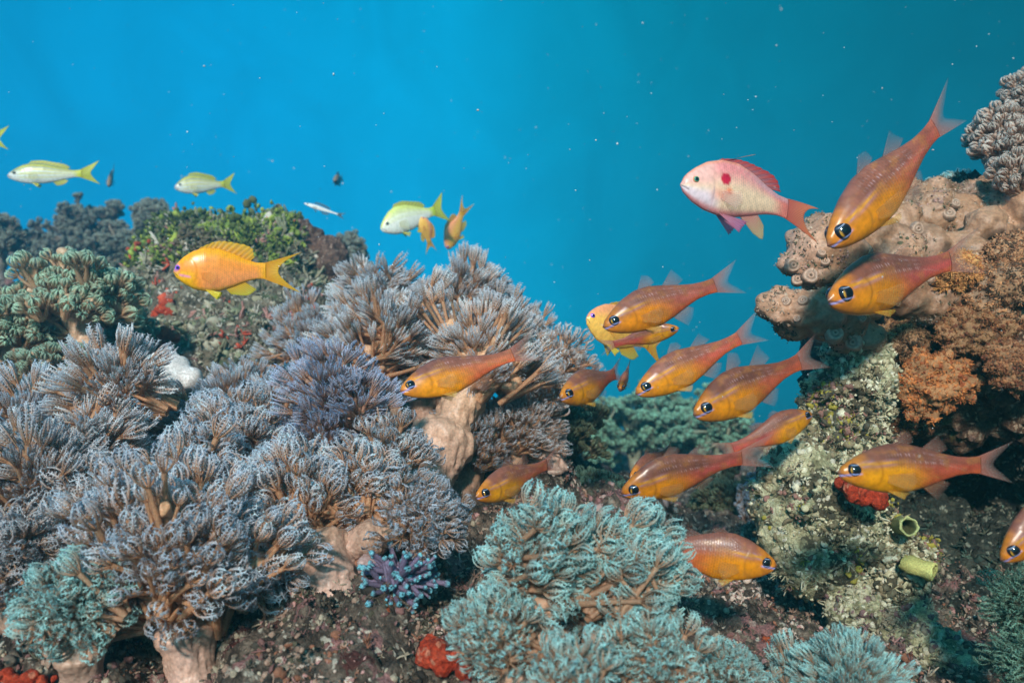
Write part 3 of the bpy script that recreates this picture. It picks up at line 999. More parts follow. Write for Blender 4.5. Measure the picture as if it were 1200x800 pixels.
# the far-left mound
root, V, Nn, b = blobrock('reef_mound', 'rubble covered reef mound with bright green algae on top, behind the orange fish', 'rock',
                          [(250, 345, 1.35, 72), (310, 345, 1.32, 70), (215, 340, 1.38, 52), (280, 400, 1.25, 75), (330, 400, 1.22, 70), (215, 400, 1.25, 55),
                           (360, 350, 1.38, 55), (270, 305, 1.40, 46), (225, 300, 1.42, 42), (315, 300, 1.40, 40), (290, 450, 1.15, 70), (200, 450, 1.2, 60)],
                          .006, M_MOUND, lump=.020, lump_s=22, fine=.006, seed=4)
scatter('encrusting_growth', V, Nn, 2600, (.003, .0085), ('tuft', 'lump', 'disc', 'lump', 'tuft'),
        ((.10, .12, .07), (.20, .22, .13), (.32, .30, .20), (.44, .42, .32), (.26, .28, .18), (.36, .34, .26), (.20, .20, .13), (.42, .22, .19), (.55, .52, .45), (.60, .10, .05)), 21, root, b,
        mask=(V[:, 1] < 1.42) & (Nn[:, 1] < .4))
ztop = (400 - (V[:, 2] * -1000 / V[:, 1] + 400))  # px above the horizon line
scrx_ = 600 + V[:, 0] / V[:, 1] * 1000
ga = scatter('green_algae', V, Nn, 1500, (.005, .011), ('disc', 'disc', 'lump'),
             ((.06, .08, .03), (.10, .14, .04), (.20, .28, .05), (.33, .42, .07), (.14, .17, .07), (.16, .13, .08)), 23, root, b,
             mask=(ztop > 92) & (Nn[:, 2] > -.1) & (scrx_ < 345))
for o in (ga,):
    o['kind'] = 'stuff'
blobrock('brown_coral_head', 'brown knobbly coral head at the right end of the mound, behind the orange fish tail', 'coral',
         [(352, 295, 1.33, 26), (372, 315, 1.32, 28), (345, 325, 1.3, 26), (385, 340, 1.33, 26), (395, 365, 1.33, 26), (365, 350, 1.31, 28), (360, 380, 1.3, 34)], .005,
         reef_mat('knobbly_brown', ((.3, (.03, .018, .015)), (.5, (.13, .075, .055)), (.7, (.30, .19, .14))), ((20, .66, (.06, .06, .045)),), (.3, .22, .18)), lump=.022, lump_s=26, seed=7)
blobrock('sponge', 'small red-orange sponge lumps on the mound below the orange fish', 'sponge',
         [(262, 358, 1.17, 5), (267, 366, 1.17, 5), (262, 371, 1.168, 4), (270, 356, 1.17, 4)], .0018,
         tint_mat('x') if False else reef_mat('orange_sponge', ((.3, (.28, .03, .012)), (.5, (.52, .055, .02)), (.7, (.66, .11, .05))), ((30, .7, (.5, .05, .02)),), (.7, .25, .15), bump=.9), lump=.003, lump_s=120, fine=.0006, seed=9, part='lobes')
M_ORANGE = bpy.data.materials['orange_sponge']
for lab, bl in (('red sponge patch on the mound left of the algae leaf', [(190, 362, 1.18, 6), (184, 370, 1.18, 5), (198, 366, 1.18, 4)]),
                ('orange sponge nestled in the rock above the white sand patch', [(192, 392, 1.08, 7), (205, 396, 1.08, 6), (188, 400, 1.08, 5)]),
                ('big bright orange sponge on the rubble at the bottom, left of the teal corals', [(508, 768, .50, 14), (520, 775, .50, 13), (505, 757, .51, 8), (534, 772, .5, 8), (545, 781, .49, 9)]),
                ('rounded salmon sponge lump between the two tall teal corals', [(660, 634, .60, 10), (662, 645, .60, 11), (660, 662, .60, 9)]),
                ('thin upright orange sponge branch under the cyan-tipped finger coral', [(453, 712, .55, 3.6), (454, 722, .55, 3.6), (455, 732, .55, 3.6), (456, 743, .55, 3.4), (456, 753, .55, 3.4), (455, 703, .55, 3.6)]),
                ('dark red crust in the bottom left corner', [(8, 794, .49, 7), (20, 799, .49, 6), (34, 794, .49, 5), (50, 799, .49, 5), (64, 796, .49, 3.5), (41, 790, .49, 3.5)]),
                ('vivid red-orange sponge lobe on the wall under the rightmost whole cardinalfish', [(1000, 574, .66, 9), (1012, 580, .66, 11), (1026, 582, .66, 12), (990, 566, .67, 7)])):
    blobrock('sponge', lab, 'sponge', bl, .0014, M_ORANGE, lump=.0034, lump_s=190, fine=.0012, seed=int(bl[0][0]), group='orange and red sponges', part='lobes')
M_SAND = reef_mat('white_sand', ((.3, (.5, .46, .44)), (.5, (.62, .58, .56)), (.7, (.70, .66, .64))), ((10, .75, (.6, .5, .5)),), (.8, .78, .78), bump=.15)
blobrock('bare_white_rock', 'smooth bare white patch of dead coral between the mound rubble and the soft corals', 'rock',
         [(180, 424, .90, 11), (198, 420, .90, 11), (214, 426, .90, 9), (176, 436, .90, 15), (200, 438, .89, 19), (190, 450, .88, 22), (222, 444, .89, 14)], .004, M_SAND, lump=.004, lump_s=20, fine=.0006, seed=2)

# ------------------------------------------------------------------ right reef wall
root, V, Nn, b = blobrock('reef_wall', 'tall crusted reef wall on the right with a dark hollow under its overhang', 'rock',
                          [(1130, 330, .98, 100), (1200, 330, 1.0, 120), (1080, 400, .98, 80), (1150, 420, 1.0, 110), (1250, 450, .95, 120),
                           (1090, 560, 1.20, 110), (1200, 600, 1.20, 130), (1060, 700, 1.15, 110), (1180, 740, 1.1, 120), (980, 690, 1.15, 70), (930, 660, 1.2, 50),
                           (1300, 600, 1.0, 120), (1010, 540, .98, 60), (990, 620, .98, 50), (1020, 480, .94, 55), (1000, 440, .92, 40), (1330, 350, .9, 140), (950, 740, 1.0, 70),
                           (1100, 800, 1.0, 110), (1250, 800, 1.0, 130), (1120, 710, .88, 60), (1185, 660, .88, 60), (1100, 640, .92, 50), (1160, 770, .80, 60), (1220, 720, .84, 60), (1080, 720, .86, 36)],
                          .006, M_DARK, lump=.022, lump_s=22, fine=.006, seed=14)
scatter('encrusting_growth', V, Nn, 4200, (.0016, .005), ('tuft', 'lump', 'tuft', 'disc'),
        ((.03, .05, .04), (.05, .09, .07), (.08, .09, .06), (.16, .15, .11), (.10, .16, .12), (.22, .2, .15), (.05, .05, .045)), 31, root, b,
        mask=(Nn[:, 1] < .3) & (V[:, 1] < 1.15))
ledge = [(1000, 425, .83, 24), (985, 455, .82, 30), (1015, 470, .82, 30), (965, 490, .82, 26), (1000, 500, .82, 32), (960, 525, .81, 30), (990, 535, .81, 28),
         (940, 560, .80, 24), (965, 575, .80, 30), (945, 600, .80, 26), (975, 615, .80, 28), (960, 640, .80, 20)]
ledge = [(a_, b_, c_ - .075, d_) for a_, b_, c_, d_ in ledge]
root, V, Nn, b = blobrock('crusted_rock', 'pale yellow-white crusted rock face left of the dark hollow', 'rock', ledge, .0032, M_PALE, lump=.024, lump_s=38, fine=.006, seed=16)
GR = ('lump', 'lump', 'tuft', 'lump', 'lump', 'disc', 'lump')
PALECOL = ((.05, .05, .035), (.12, .11, .07), (.24, .20, .12), (.56, .53, .34), (.70, .68, .50), (.50, .46, .30), (.24, .20, .12), (.10, .09, .06), (.30, .16, .13), (.34, .30, .05))
scatter('encrusting_growth', V, Nn, 3600, (.0010, .0034), GR, PALECOL, 33, root, b, mask=Nn[:, 1] < .3)
low_ = [(1015, 610, .74, 22), (1045, 625, .73, 24), (1035, 650, .72, 22), (1060, 665, .72, 22), (1000, 640, .74, 18), (1075, 640, .73, 18), (1040, 675, .72, 16)]
root, V, Nn, b = blobrock('crusted_rock', 'pale green crusted ledge carrying the tube sponges', 'rock', low_, .003, M_PALE, lump=.011, lump_s=48, fine=.004, seed=17)
scatter('encrusting_growth', V, Nn, 900, (.0013, .0036), GR, PALECOL, 34, root, b, mask=Nn[:, 1] < .3)
low2 = [(995, 690, .72, 20), (1010, 715, .71, 22), (990, 735, .71, 18), (1030, 740, .71, 22), (1060, 725, .72, 20), (1070, 760, .71, 24), (1030, 770, .70, 24), (1110, 775, .7, 22)]
root, V, Nn, b = blobrock('crusted_rock', 'lowest pale crusted rock, just above the pale teal coral at the bottom edge', 'rock', low2, .003, M_PALE, lump=.011, lump_s=48, fine=.004, seed=18)
scatter('encrusting_growth', V, Nn, 1000, (.0013, .0036), GR, ((.06, .06, .05), (.14, .13, .10), (.40, .38, .26), (.52, .50, .36), (.2, .12, .12), (.28, .25, .18)), 35, root, b, mask=Nn[:, 1] < .3)
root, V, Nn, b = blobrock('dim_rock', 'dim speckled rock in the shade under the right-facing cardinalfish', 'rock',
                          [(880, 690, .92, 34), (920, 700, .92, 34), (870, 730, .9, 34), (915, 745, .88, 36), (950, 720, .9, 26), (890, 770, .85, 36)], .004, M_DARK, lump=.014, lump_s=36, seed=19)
scatter('encrusting_growth', V, Nn, 1100, (.0018, .0045), GR, ((.04, .06, .05), (.09, .12, .09), (.16, .17, .13), (.3, .28, .24), (.42, .33, .32)), 36, root, b, mask=Nn[:, 1] < .3)
root, V, Nn, b = blobrock('dim_rock', 'dim pinkish rock below the paired cardinalfishes, behind the teal corals', 'rock',
                          [(690, 640, .75, 28), (665, 655, .72, 22), (700, 670, .7, 24), (640, 640, .8, 24), (720, 620, .85, 30), (760, 610, .95, 34), (690, 600, .95, 30)], .004, M_GROUND, lump=.012, lump_s=40, seed=20)
scatter('encrusting_growth', V, Nn, 900, (.0016, .004), GR, ((.12, .07, .06), (.30, .16, .16), (.42, .30, .28), (.1, .1, .07), (.5, .42, .36)), 37, root, b, mask=Nn[:, 1] < .3)

# brown lobed coral on top of the wall
lobes = [(948, 292, .72, 32), (935, 305, .72, 26), (965, 282, .72, 30), (985, 300, .73, 34), (955, 318, .72, 24),
         (915, 360, .70, 25), (935, 365, .70, 30), (960, 372, .70, 30), (985, 378, .71, 26), (1005, 345, .74, 34), (930, 380, .71, 24), (1010, 395, .74, 22), (988, 398, .73, 14),
         (1015, 280, .78, 36), (1050, 260, .82, 34), (1085, 250, .85, 36), (1120, 262, .86, 40), (1065, 235, .88, 26), (1040, 300, .78, 40), (1080, 300, .80, 42),
         (1120, 310, .80, 44), (1055, 345, .77, 36), (1095, 350, .77, 34), (1150, 285, .84, 38), (1185, 255, .86, 40), (1215, 290, .84, 45), (1165, 330, .79, 34), (1145, 232, .88, 26), (1175, 218, .88, 30), (1205, 205, .88, 34), (1100, 228, .88, 20), (1210, 245, .84, 36), (1150, 262, .80, 24), (1190, 300, .78, 28)]
bag = Bag()
for px, py, Y, r in lobes:
    bag.add(ICO[3][0] * r * Y / 1000 * (1, .9, .92) + at(px, py, Y), ICO[3][1])
V, Fs, _ = bag.get()
V, Fs, Nn = remesh(V, Fs, .0024, 6)
V = V + Nn * (.005 * fbm(V * 30, 3, 61) + .0022 * fbm(V * 110, 4, 62) + .0016 * (.5 - worley(V * 130, 8)[0]))[:, None]
b = at(1010, 400, .8)
root = empty('lobed_coral', b, 'brown lobed leathery coral overhanging the left edge of the reef wall', 'coral')
tone_ = fbm(V * 24, 3, 63)[:, None]
edge = ss(-.05, .10, -(V[:, 0:1] / V[:, 1:2]) + .36 + 0 * tone_)
cc = np.array((.34, .185, .105)) * (1 + .35 * tone_)
cc = cc + ss(.1, .9, fbm(V * 60, 3, 66))[:, None] * np.array((.20, .13, .10))
mo = ss(.15, .7, fbm(V * 18 + 3, 3, 64))[:, None]
cc = cc * (1 - .6 * mo) + np.array((.50, .31, .23)) * .6 * mo
dk = ss(.35, .8, fbm(V * 38 + 7, 3, 65))[:, None]
cc = cc * (1 - .6 * dk)
mk('body', V - b, Fs, M_LOBE, root, np.clip(cc, 0, 1))


def knob(px, py, Y, r, parent, b, ringc=(.36, .235, .165)):
    """flattened ringed knob with a central pore"""
    rr = r * Y / 1000
    prof = [(1.25, -.5), (1.12, .1), (1.0, .38), (.82, .46), (.62, .34), (.48, .36), (.36, .50), (.24, .48), (.13, .3), (.0, .22)]
    cols = [.75, .9, 1.15, 1.25, .72, .7, 1.15, 1.2, .5, .35]
    c = at(px, py, Y)
    n = unit(np.array((-.25, -1, .25)) + np.random.default_rng(int(px * 7 + py)).normal(0, .22, 3))
    a = unit(np.cross(n, UP))
    q = np.cross(n, a)
    k = 24
    V = []
    C = []
    for i, (pr, ph) in enumerate(prof):
        for j in range(k):
            t = j * 2 * math.pi / k
            w = pr * rr * (1 + .05 * math.sin(3 * t + px))
            V.append(c + a * w * math.cos(t) + q * w * math.sin(t) + n * ph * rr)
            C.append(np.clip(np.array(ringc) * cols[i], 0, 1))
    F = []
    for i in range(len(prof) - 1):
        for j in range(k):
            F.append((i * k + j, i * k + (j + 1) % k, (i + 1) * k + (j + 1) % k, (i + 1) * k + j))
    mk('knob', np.array(V) - b, np.array(F), M_LOBE, parent, np.array(C))


def front(px, py, VV):
    """depth of the modelled surface along a picture ray"""
    sx = (px - 600) / 1000
    sz = (400 - py) / 1000
    m = (np.abs(VV[:, 0] / VV[:, 1] - sx) < .005) & (np.abs(VV[:, 2] / VV[:, 1] - sz) < .005)
    return VV[m, 1].min() if m.any() else .7


for px, py, r in ((929, 311, 7.5), (935, 327, 7), (950, 323, 8.5), (967, 306, 5), (921, 353, 5), (941, 352, 5.5), (934, 373, 4), (978, 391, 9), (1000, 401, 8.5), (963, 296, 4.5),
                  (1010, 372, 5), (1075, 268, 7), (1112, 250, 7), (1120, 238, 5), (1000, 270, 6), (1140, 300, 6), (1090, 325, 6)):
    knob(px, py, front(px, py, V) + .001, r, root, b)

scatter('encrusting_growth', V, Nn, 3200, (.0006, .0018), ('lump', 'lump', 'disc', 'tuft'),
        ((.10, .07, .04), (.22, .14, .09), (.38, .25, .17), (.50, .38, .28), (.14, .13, .07), (.30, .20, .14), (.45, .28, .24)), 64, root, b,
        mask=(fbm(V * 34 + 2, 3, 69) > .12) & (Nn[:, 1] < .4), sink=.6)

# knobbly orange-brown corals on the wall
def knobbly(label, cen, rpx, seed, nub=.0027, n=360, col=(.25, .10, .04), sc=(1, .6, .75)):
    rg = np.random.default_rng(seed)
    c = at(*cen)
    rr = rpx * .86 * cen[2] / 1000
    bag = Bag()
    bag.add(ICO[3][0] * rr * np.array(sc) * .62 + c, ICO[3][1])
    for _ in range(n):
        d = unit(rg.normal(size=3))
        d[1] = -abs(d[1])
        rad = 1 + .42 * vnoise(d[None] * 3.2 + seed, seed)[0]
        p = c + d * rr * np.array(sc) * rad
        s = nub * rg.uniform(.7, 1.5)
        bag.add(ICO[2][0] * s + p, ICO[2][1])
        bag.add(ICO[1][0] * s * 1.5 + c + (p - c) * .86, ICO[1][1])
    V, Fs, _ = bag.get()
    V, Fs, Nn = remesh(V, Fs, .0012, 2)
    dist = np.linalg.norm((V - c) / (rr * np.array(sc)), axis=1)
    V = V + Nn * (.0007 * fbm(V * 500, 2, seed))[:, None]
    t = ss(-.8, 1.0, fbm(V * 90, 3, seed))[:, None]
    C = np.array(col) * (.5 + .9 * t)
    nt_ = ss(1.03, 1.14, dist)[:, None]
    C = C * (1 - nt_ * .5) + np.array((.42, .22, .10)) * nt_ * .5
    root = empty('knobbly_coral', c, label, 'coral', 'knobbly orange-brown corals on the reef wall')
    mk('body', V - c, Fs, M_GROWTH, root, np.clip(C, 0, 1))
    scatter('nubs', V, Nn, 1100, (.0008, .0019), ('lump', 'lump', 'tuft'), [tuple(np.array(q) * (np.array(col) / .17)) for q in ((.05, .045, .04), (.16, .11, .08), (.26, .20, .15), (.34, .26, .18), (.20, .12, .10), (.30, .28, .22))], seed, root, c, mask=Nn[:, 1] < .2, sink=.5)


for a in (('broad orange-brown knobbly coral in the middle of the wall, over the dark hollow', (1090, 447, .74), 52, 71),
          ('orange-brown knobbly coral cut by the right edge, level with the broad one', (1190, 430, .72), 40, 72),
          ('dark knobbly coral with paler nubs above the broad one', (1140, 385, .76), 48, 73),
          ('rusty knobbly coral between the brown lobes and the right edge', (1175, 340, .75), 46, 74),
          ('small knobbly coral tucked under the brown lobes at the wall', (1050, 400, .77), 30, 75),
          ('rusty knobbly coral high on the wall below the pale soft corals', (1188, 300, .77), 30, 76),
          ('low knobbly coral fringe along the underside of the overhang', (1060, 485, .77), 34, 77),
          ('ochre knobbly coral in front of the lobes at the top of the wall', (1120, 318, .75), 26, 78)):
    knobbly(*a, col={71: (.30, .135, .055), 73: (.16, .09, .05), 77: (.09, .05, .03), 72: (.18, .10, .06), 74: (.30, .19, .12), 75: (.20, .14, .09), 76: (.32, .21, .14), 78: (.36, .22, .10)}[a[3]])
blobrock('wall_overhang', 'rusty brown underside of the overhang above the dark hollow', 'rock',
         [(1060, 430, .84, 50), (1110, 440, .82, 60), (1170, 420, .80, 60), (1220, 440, .78, 60), (1090, 390, .84, 55), (1150, 360, .83, 60), (1210, 360, .82, 70), (1130, 480, .82, 30), (1190, 480, .8, 36)],
         .004, M_BROWN, lump=.014, lump_s=36, seed=22)


# tube sponges
def tube_sponge(label, px, py, Y, r, L, d, colr):
    root = empty('tube_sponge', at(px, py, Y) + np.array(d) * -L, label, 'sponge', 'yellow-green tube sponges')
    b = np.array(root.location)
    d = unit(np.array(d, float))
    rr = r * Y / 1000
    prof = [(.9, -1), (1.02, -.7), (.92, -.4), (1.0, -.15), (1.06, 0), (1.0, .03), (.82, .02), (.72, -.1), (.62, -.5), (.5, -.8), (0, -.82)]
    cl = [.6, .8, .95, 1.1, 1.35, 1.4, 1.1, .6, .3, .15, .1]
    a = unit(np.cross(d, (0.1, .2, 1)))
    q = np.cross(d, a)
    k = 28
    V, C = [], []
    c = at(px, py, Y)
    for i, (pr, ph) in enumerate(prof):
        for j in range(k):
            t = j * 2 * math.pi / k
            w = pr * rr * (1 + .06 * math.sin(2 * t + px) + .03 * math.sin(5 * t + ph * 6))
            V.append(c + a * w * math.cos(t) + q * w * math.sin(t) + d * ph * L)
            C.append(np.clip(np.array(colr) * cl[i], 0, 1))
    F = [(i * k + j, i * k + (j + 1) % k, (i + 1) * k + (j + 1) % k, (i + 1) * k + j) for i in range(len(prof) - 1) for j in range(k)]
    V = np.array(V)
    V += .0011 * np.stack([fbm(V * 240, 3, s) for s in (1, 2, 3)], 1)
    C = np.array(C) * (1 + .3 * fbm(V * 260, 3, 7))[:, None]
    mk('tube', V - b, np.array(F), M_GROWTH, root, np.clip(C, 0, 1))


tube_sponge('open round tube sponge facing forward, upper of the two', 1065, 617, .69, 10.5, .022, (-.05, -1, .15), (.30, .33, .14))
tube_sponge('yellow-mouthed tube sponge pointing right, lower of the two', 1094, 671, .68, 11, .024, (.72, -.62, -.2), (.50, .48, .16))
blobrock('yellow_sponge', 'flat yellow sponge crust on the pale rock face', 'sponge', [(940, 585, .70, 10), (950, 577, .70, 9), (934, 596, .70, 8), (946, 590, .70, 8)], .0014,
         reef_mat('yellow_sponge', ((.3, (.16, .13, .02)), (.5, (.32, .28, .04)), (.7, (.45, .40, .10))), ((30, .7, (.3, .26, .05)),), (.6, .55, .2), bump=.4), lump=.003, lump_s=100, fine=.0008, seed=5, part='crust')


# ------------------------------------------------------------------ fish
def smooth1(a, k=9):
    w = np.hanning(k + 2)[1:-1]
    w /= w.sum()
    p = np.concatenate((np.repeat(a[0], k // 2), a, np.repeat(a[-1], k // 2)))
    r = np.convolve(p, w, 'valid')
    r[0] = a[0]
    return r


def cr(pts, u):
    """Catmull-Rom through pts at parameters u in 0..1"""
    P = np.asarray(pts, float)
    n = len(P)
    if n == 2:
        return P[0] + (P[1] - P[0]) * u[:, None]
    E = np.vstack((2 * P[0] - P[1], P, 2 * P[-1] - P[-2]))
    x = np.clip(u, 0, 1) * (n - 1)
    i = np.minimum(x.astype(int), n - 2)
    t = (x - i)[:, None]
    p0, p1, p2, p3 = E[i], E[i + 1], E[i + 2], E[i + 3]
    return .5 * ((2 * p1) + (-p0 + p2) * t + (2 * p0 - 5 * p1 + 4 * p2 - p3) * t * t + (-p0 + 3 * p1 - 3 * p2 + p3) * t ** 3)


def L(*c):
    return np.array(c, float)


def mixv(a, b, t):
    t = np.asarray(t)[..., None]
    return a * (1 - t) + b * t


# --- colour patterns: s along the body 0..1, z height (body lengths), v -1..1 between belly and back
def col_cardinal(s, z, v, rg):
    back = L(.27, .10, .065) * rg.uniform(.8, 1.15)
    rear = L(.56, .12, .075) * np.array((1, rg.uniform(.8, 1.25), rg.uniform(.7, 1.3)))
    gold = L(.80, .33 * rg.uniform(.75, 1.12), .006)
    head = L(.58, .19, .02)
    c = mixv(np.tile(gold, (len(s), 1)), rear, ss(.36, .66, s + .12 * v))
    c = mixv(c, back, ss(-.12, .45, v) * ss(.05, .2, s) * (1 - .35 * ss(.6, .9, s)))
    c = mixv(c, L(.70, .13, .045), ss(-.25, -.8, v) * ss(.45, .65, s) * .8)
    c = mixv(c, head, ss(.2, .08, s) * .8)
    c = mixv(c, L(.20, .09, .07), ss(.03, .0, s))
    # stripes running back from the eye
    cz = .040 + .06 * (s - .1)
    st = np.exp(-((z - cz) / .008) ** 2) * ss(.10, .15, s) * ss(.48, .26, s)
    c = mixv(c, L(.84, .38, .01), st * .85)
    for dz, a_ in ((-.0135, .6), (.0130, .35)):
        st = np.exp(-((z - cz - dz) / .0042) ** 2) * ss(.12, .16, s) * ss(.46, .26, s)
        c = mixv(c, L(.42, .26, .42), st * a_)
    # bluish line on the snout running through the lower rim of the eye
    cz = -.012 + .10 * s
    st = np.exp(-((z - cz + .010) / .0055) ** 2) * ss(.145, .11, s)
    c = mixv(c, L(.42, .45, .95), st)
    # glints painted into the colour along the scale rows of the upper flank
    row = ss(.55, .9, np.cos((v * 9 + s * 2) * math.pi)) * ss(.45, .9, np.cos(s * 52 * 2 * math.pi)) * ss(.25, .4, s) * ss(.8, .6, s) * ss(0, .3, v) * ss(.9, .7, v)
    c = mixv(c, L(.62, .45, .50), row * .7)
    # gill cover edge
    ed = .255 - 1.4 * (z + .01) ** 2 * 4
    c = mixv(c, L(.40, .14, .01), np.exp(-((s - ed) / .007) ** 2) * ss(.8, .3, np.abs(v)) * .4)
    lz = .07 - .05 * (s - .3) ** 2 * 4 - .03 * s
    dots = ss(.1, .8, np.sin(s * 330))
    c = mixv(c, L(.70, .45, .38), np.exp(-((z - lz) / .0035) ** 2) * dots * ss(.28, .34, s) * ss(.95, .8, s) * .5)
    q = np.stack((s * 9, z * 22, v * 0 + rg.uniform(0, 50)), 1)
    c = c * (1 + .20 * fbm(q, 3, 5))[:, None]
    c = mixv(c, L(.48, .20, .05), ss(.1, .8, fbm(q * 1.7 + 5, 3, 9)) * .45 * ss(.15, .3, s))
    return c


def col_anthias(s, z, v, rg):
    c = mixv(np.tile(L(.90, .30, .012), (len(s), 1)), L(.92, .34, .10), ss(.6, -.6, v) * ss(.2, .4, s))
    c = mixv(c, L(.92, .42, .005), ss(.4, .75, v) * .8)
    c = mixv(c, L(.90, .46, .005), ss(.30, .16, s) * ss(.1, -.3, v))
    c = mixv(c, L(.48, .30, .005), ss(-.78, -.96, v) * .8)
    c = mixv(c, L(.9, .42, .005), ss(.88, 1, s))
    cz = -.028 - .16 * (s - .06)
    c = mixv(c, L(.85, .28, .50), np.exp(-((z - cz) / .008) ** 2) * ss(.055, .08, s) * ss(.21, .17, s))
    c = mixv(c, L(.30, .10, .75), np.exp(-(((s - .035) / .03) ** 2 + ((z - .03) / .03) ** 2)) * .9)
    return c


def col_male(s, z, v, rg):
    c = mixv(np.tile(L(.86, .64, .44), (len(s), 1)), L(.78, .28, .28), ss(-.1, .65, v))
    c = mixv(c, L(.82, .46, .40), ss(.34, .20, s) * ss(-.3, .3, v))
    c = mixv(c, L(.80, .66, .72), ss(.36, .24, s) * ss(0, -.5, v))
    c = mixv(c, L(.72, .26, .26), ss(-.7, -.95, v))
    c = mixv(c, L(.70, .20, .16), ss(.80, .97, s))
    c = mixv(c, L(.80, .30, .16), ss(.8, .98, v) * .8)
    c = mixv(c, L(.52, .34, .40), ss(.25, .75, v) * ss(.5, .75, s) * .7)
    r = np.sqrt(((s - .355) / .046) ** 2 + ((z - .062) / .034) ** 2)
    c = mixv(c, L(.56, .012, .05), ss(1.1, .85, r))
    bar = np.exp(-((s - .39) / .03) ** 2) * ss(-.10, -.06, z) * ss(.03, -.01, z) * ss(-.2, .6, np.sin(z * 420))
    c = mixv(c, L(.85, .16, .04), bar)
    c = mixv(c, L(.86, .34, .22), np.exp(-(((s - .30) / .06) ** 2 + ((z + .03) / .035) ** 2)) * .7)
    c = mixv(c, L(.62, .42, .46), np.exp(-((s - .26 + 2.5 * (z + .05) ** 2) / .006) ** 2) * ss(.1, -.2, v) * .7)
    wv = np.sin((s * 26 + np.abs(z) * 18) * 2 * math.pi * .5 + 2 * np.sin(z * 120))
    c = mixv(c, L(.68, .42, .36), ss(.2, 1, wv) * ss(.40, .5, s) * ss(.85, .7, s) * ss(-.1, .3, v) * .4)
    return c


def col_snapper(s, z, v, rg):
    c = mixv(np.tile(L(.70, .76, .74), (len(s), 1)), L(.30, .34, .16), ss(.15, .75, v))
    for k in (.72, .32, -.05, -.45):
        c = mixv(c, L(.66, .62, .05), np.exp(-((v - k) / .075) ** 2) * ss(.12, .2, s) * (1 if k > -.3 else .6))
    c = mixv(c, L(.60, .64, .04), ss(.86, .98, s))
    c = mixv(c, L(.5, .5, .5), ss(.08, .02, s))
    return c


def col_snapper_pale(s, z, v, rg):
    c = mixv(np.tile(L(.86, .90, .84), (len(s), 1)), L(.66, .74, .20), ss(.1, .9, v))
    for k in (.5, .15):
        c = mixv(c, L(.70, .74, .30), np.exp(-((v - k) / .1) ** 2) * .5)
    c = mixv(c, L(.55, .70, .05), ss(.85, .98, s))
    return c


def col_anthias_pale(s, z, v, rg):
    c = mixv(np.tile(L(.90, .52, .10), (len(s), 1)), L(.85, .36, .16), ss(0, .8, v))
    return mixv(c, L(.7, .4, .02), ss(.85, 1, s))


def col_dark(s, z, v, rg):
    return mixv(np.tile(L(.10, .14, .16), (len(s), 1)), L(.28, .20, .12), ss(0, .8, v))


def col_white(s, z, v, rg):
    return mixv(np.tile(L(.85, .88, .88), (len(s), 1)), L(.35, .45, .5), ss(.6, .95, v))


def eye_cardinal(r, a):
    x, y = r * np.cos(a), r * np.sin(a)
    c = np.tile(L(.012, .010, .016), (len(r), 1))
    c = mixv(c, L(.62, .33, .02), ss(.50, .56, r) * ss(.80, .74, r) * ss(.45, .75, x) * .9)
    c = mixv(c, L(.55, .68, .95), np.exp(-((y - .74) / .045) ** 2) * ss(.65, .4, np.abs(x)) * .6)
    c = mixv(c, L(.40, .50, .98), np.exp(-((y + .66) / .10) ** 2) * .9)
    c = mixv(c, L(.004, .004, .006), ss(.52, .46, r))
    return c


def eye_plain(ring, outer):
    def f(r, a):
        c = np.tile(L(*outer), (len(r), 1))
        c = mixv(c, L(*ring), ss(.85, .75, r))
        return mixv(c, L(.006, .008, .012), ss(.55, .48, r))
    return f


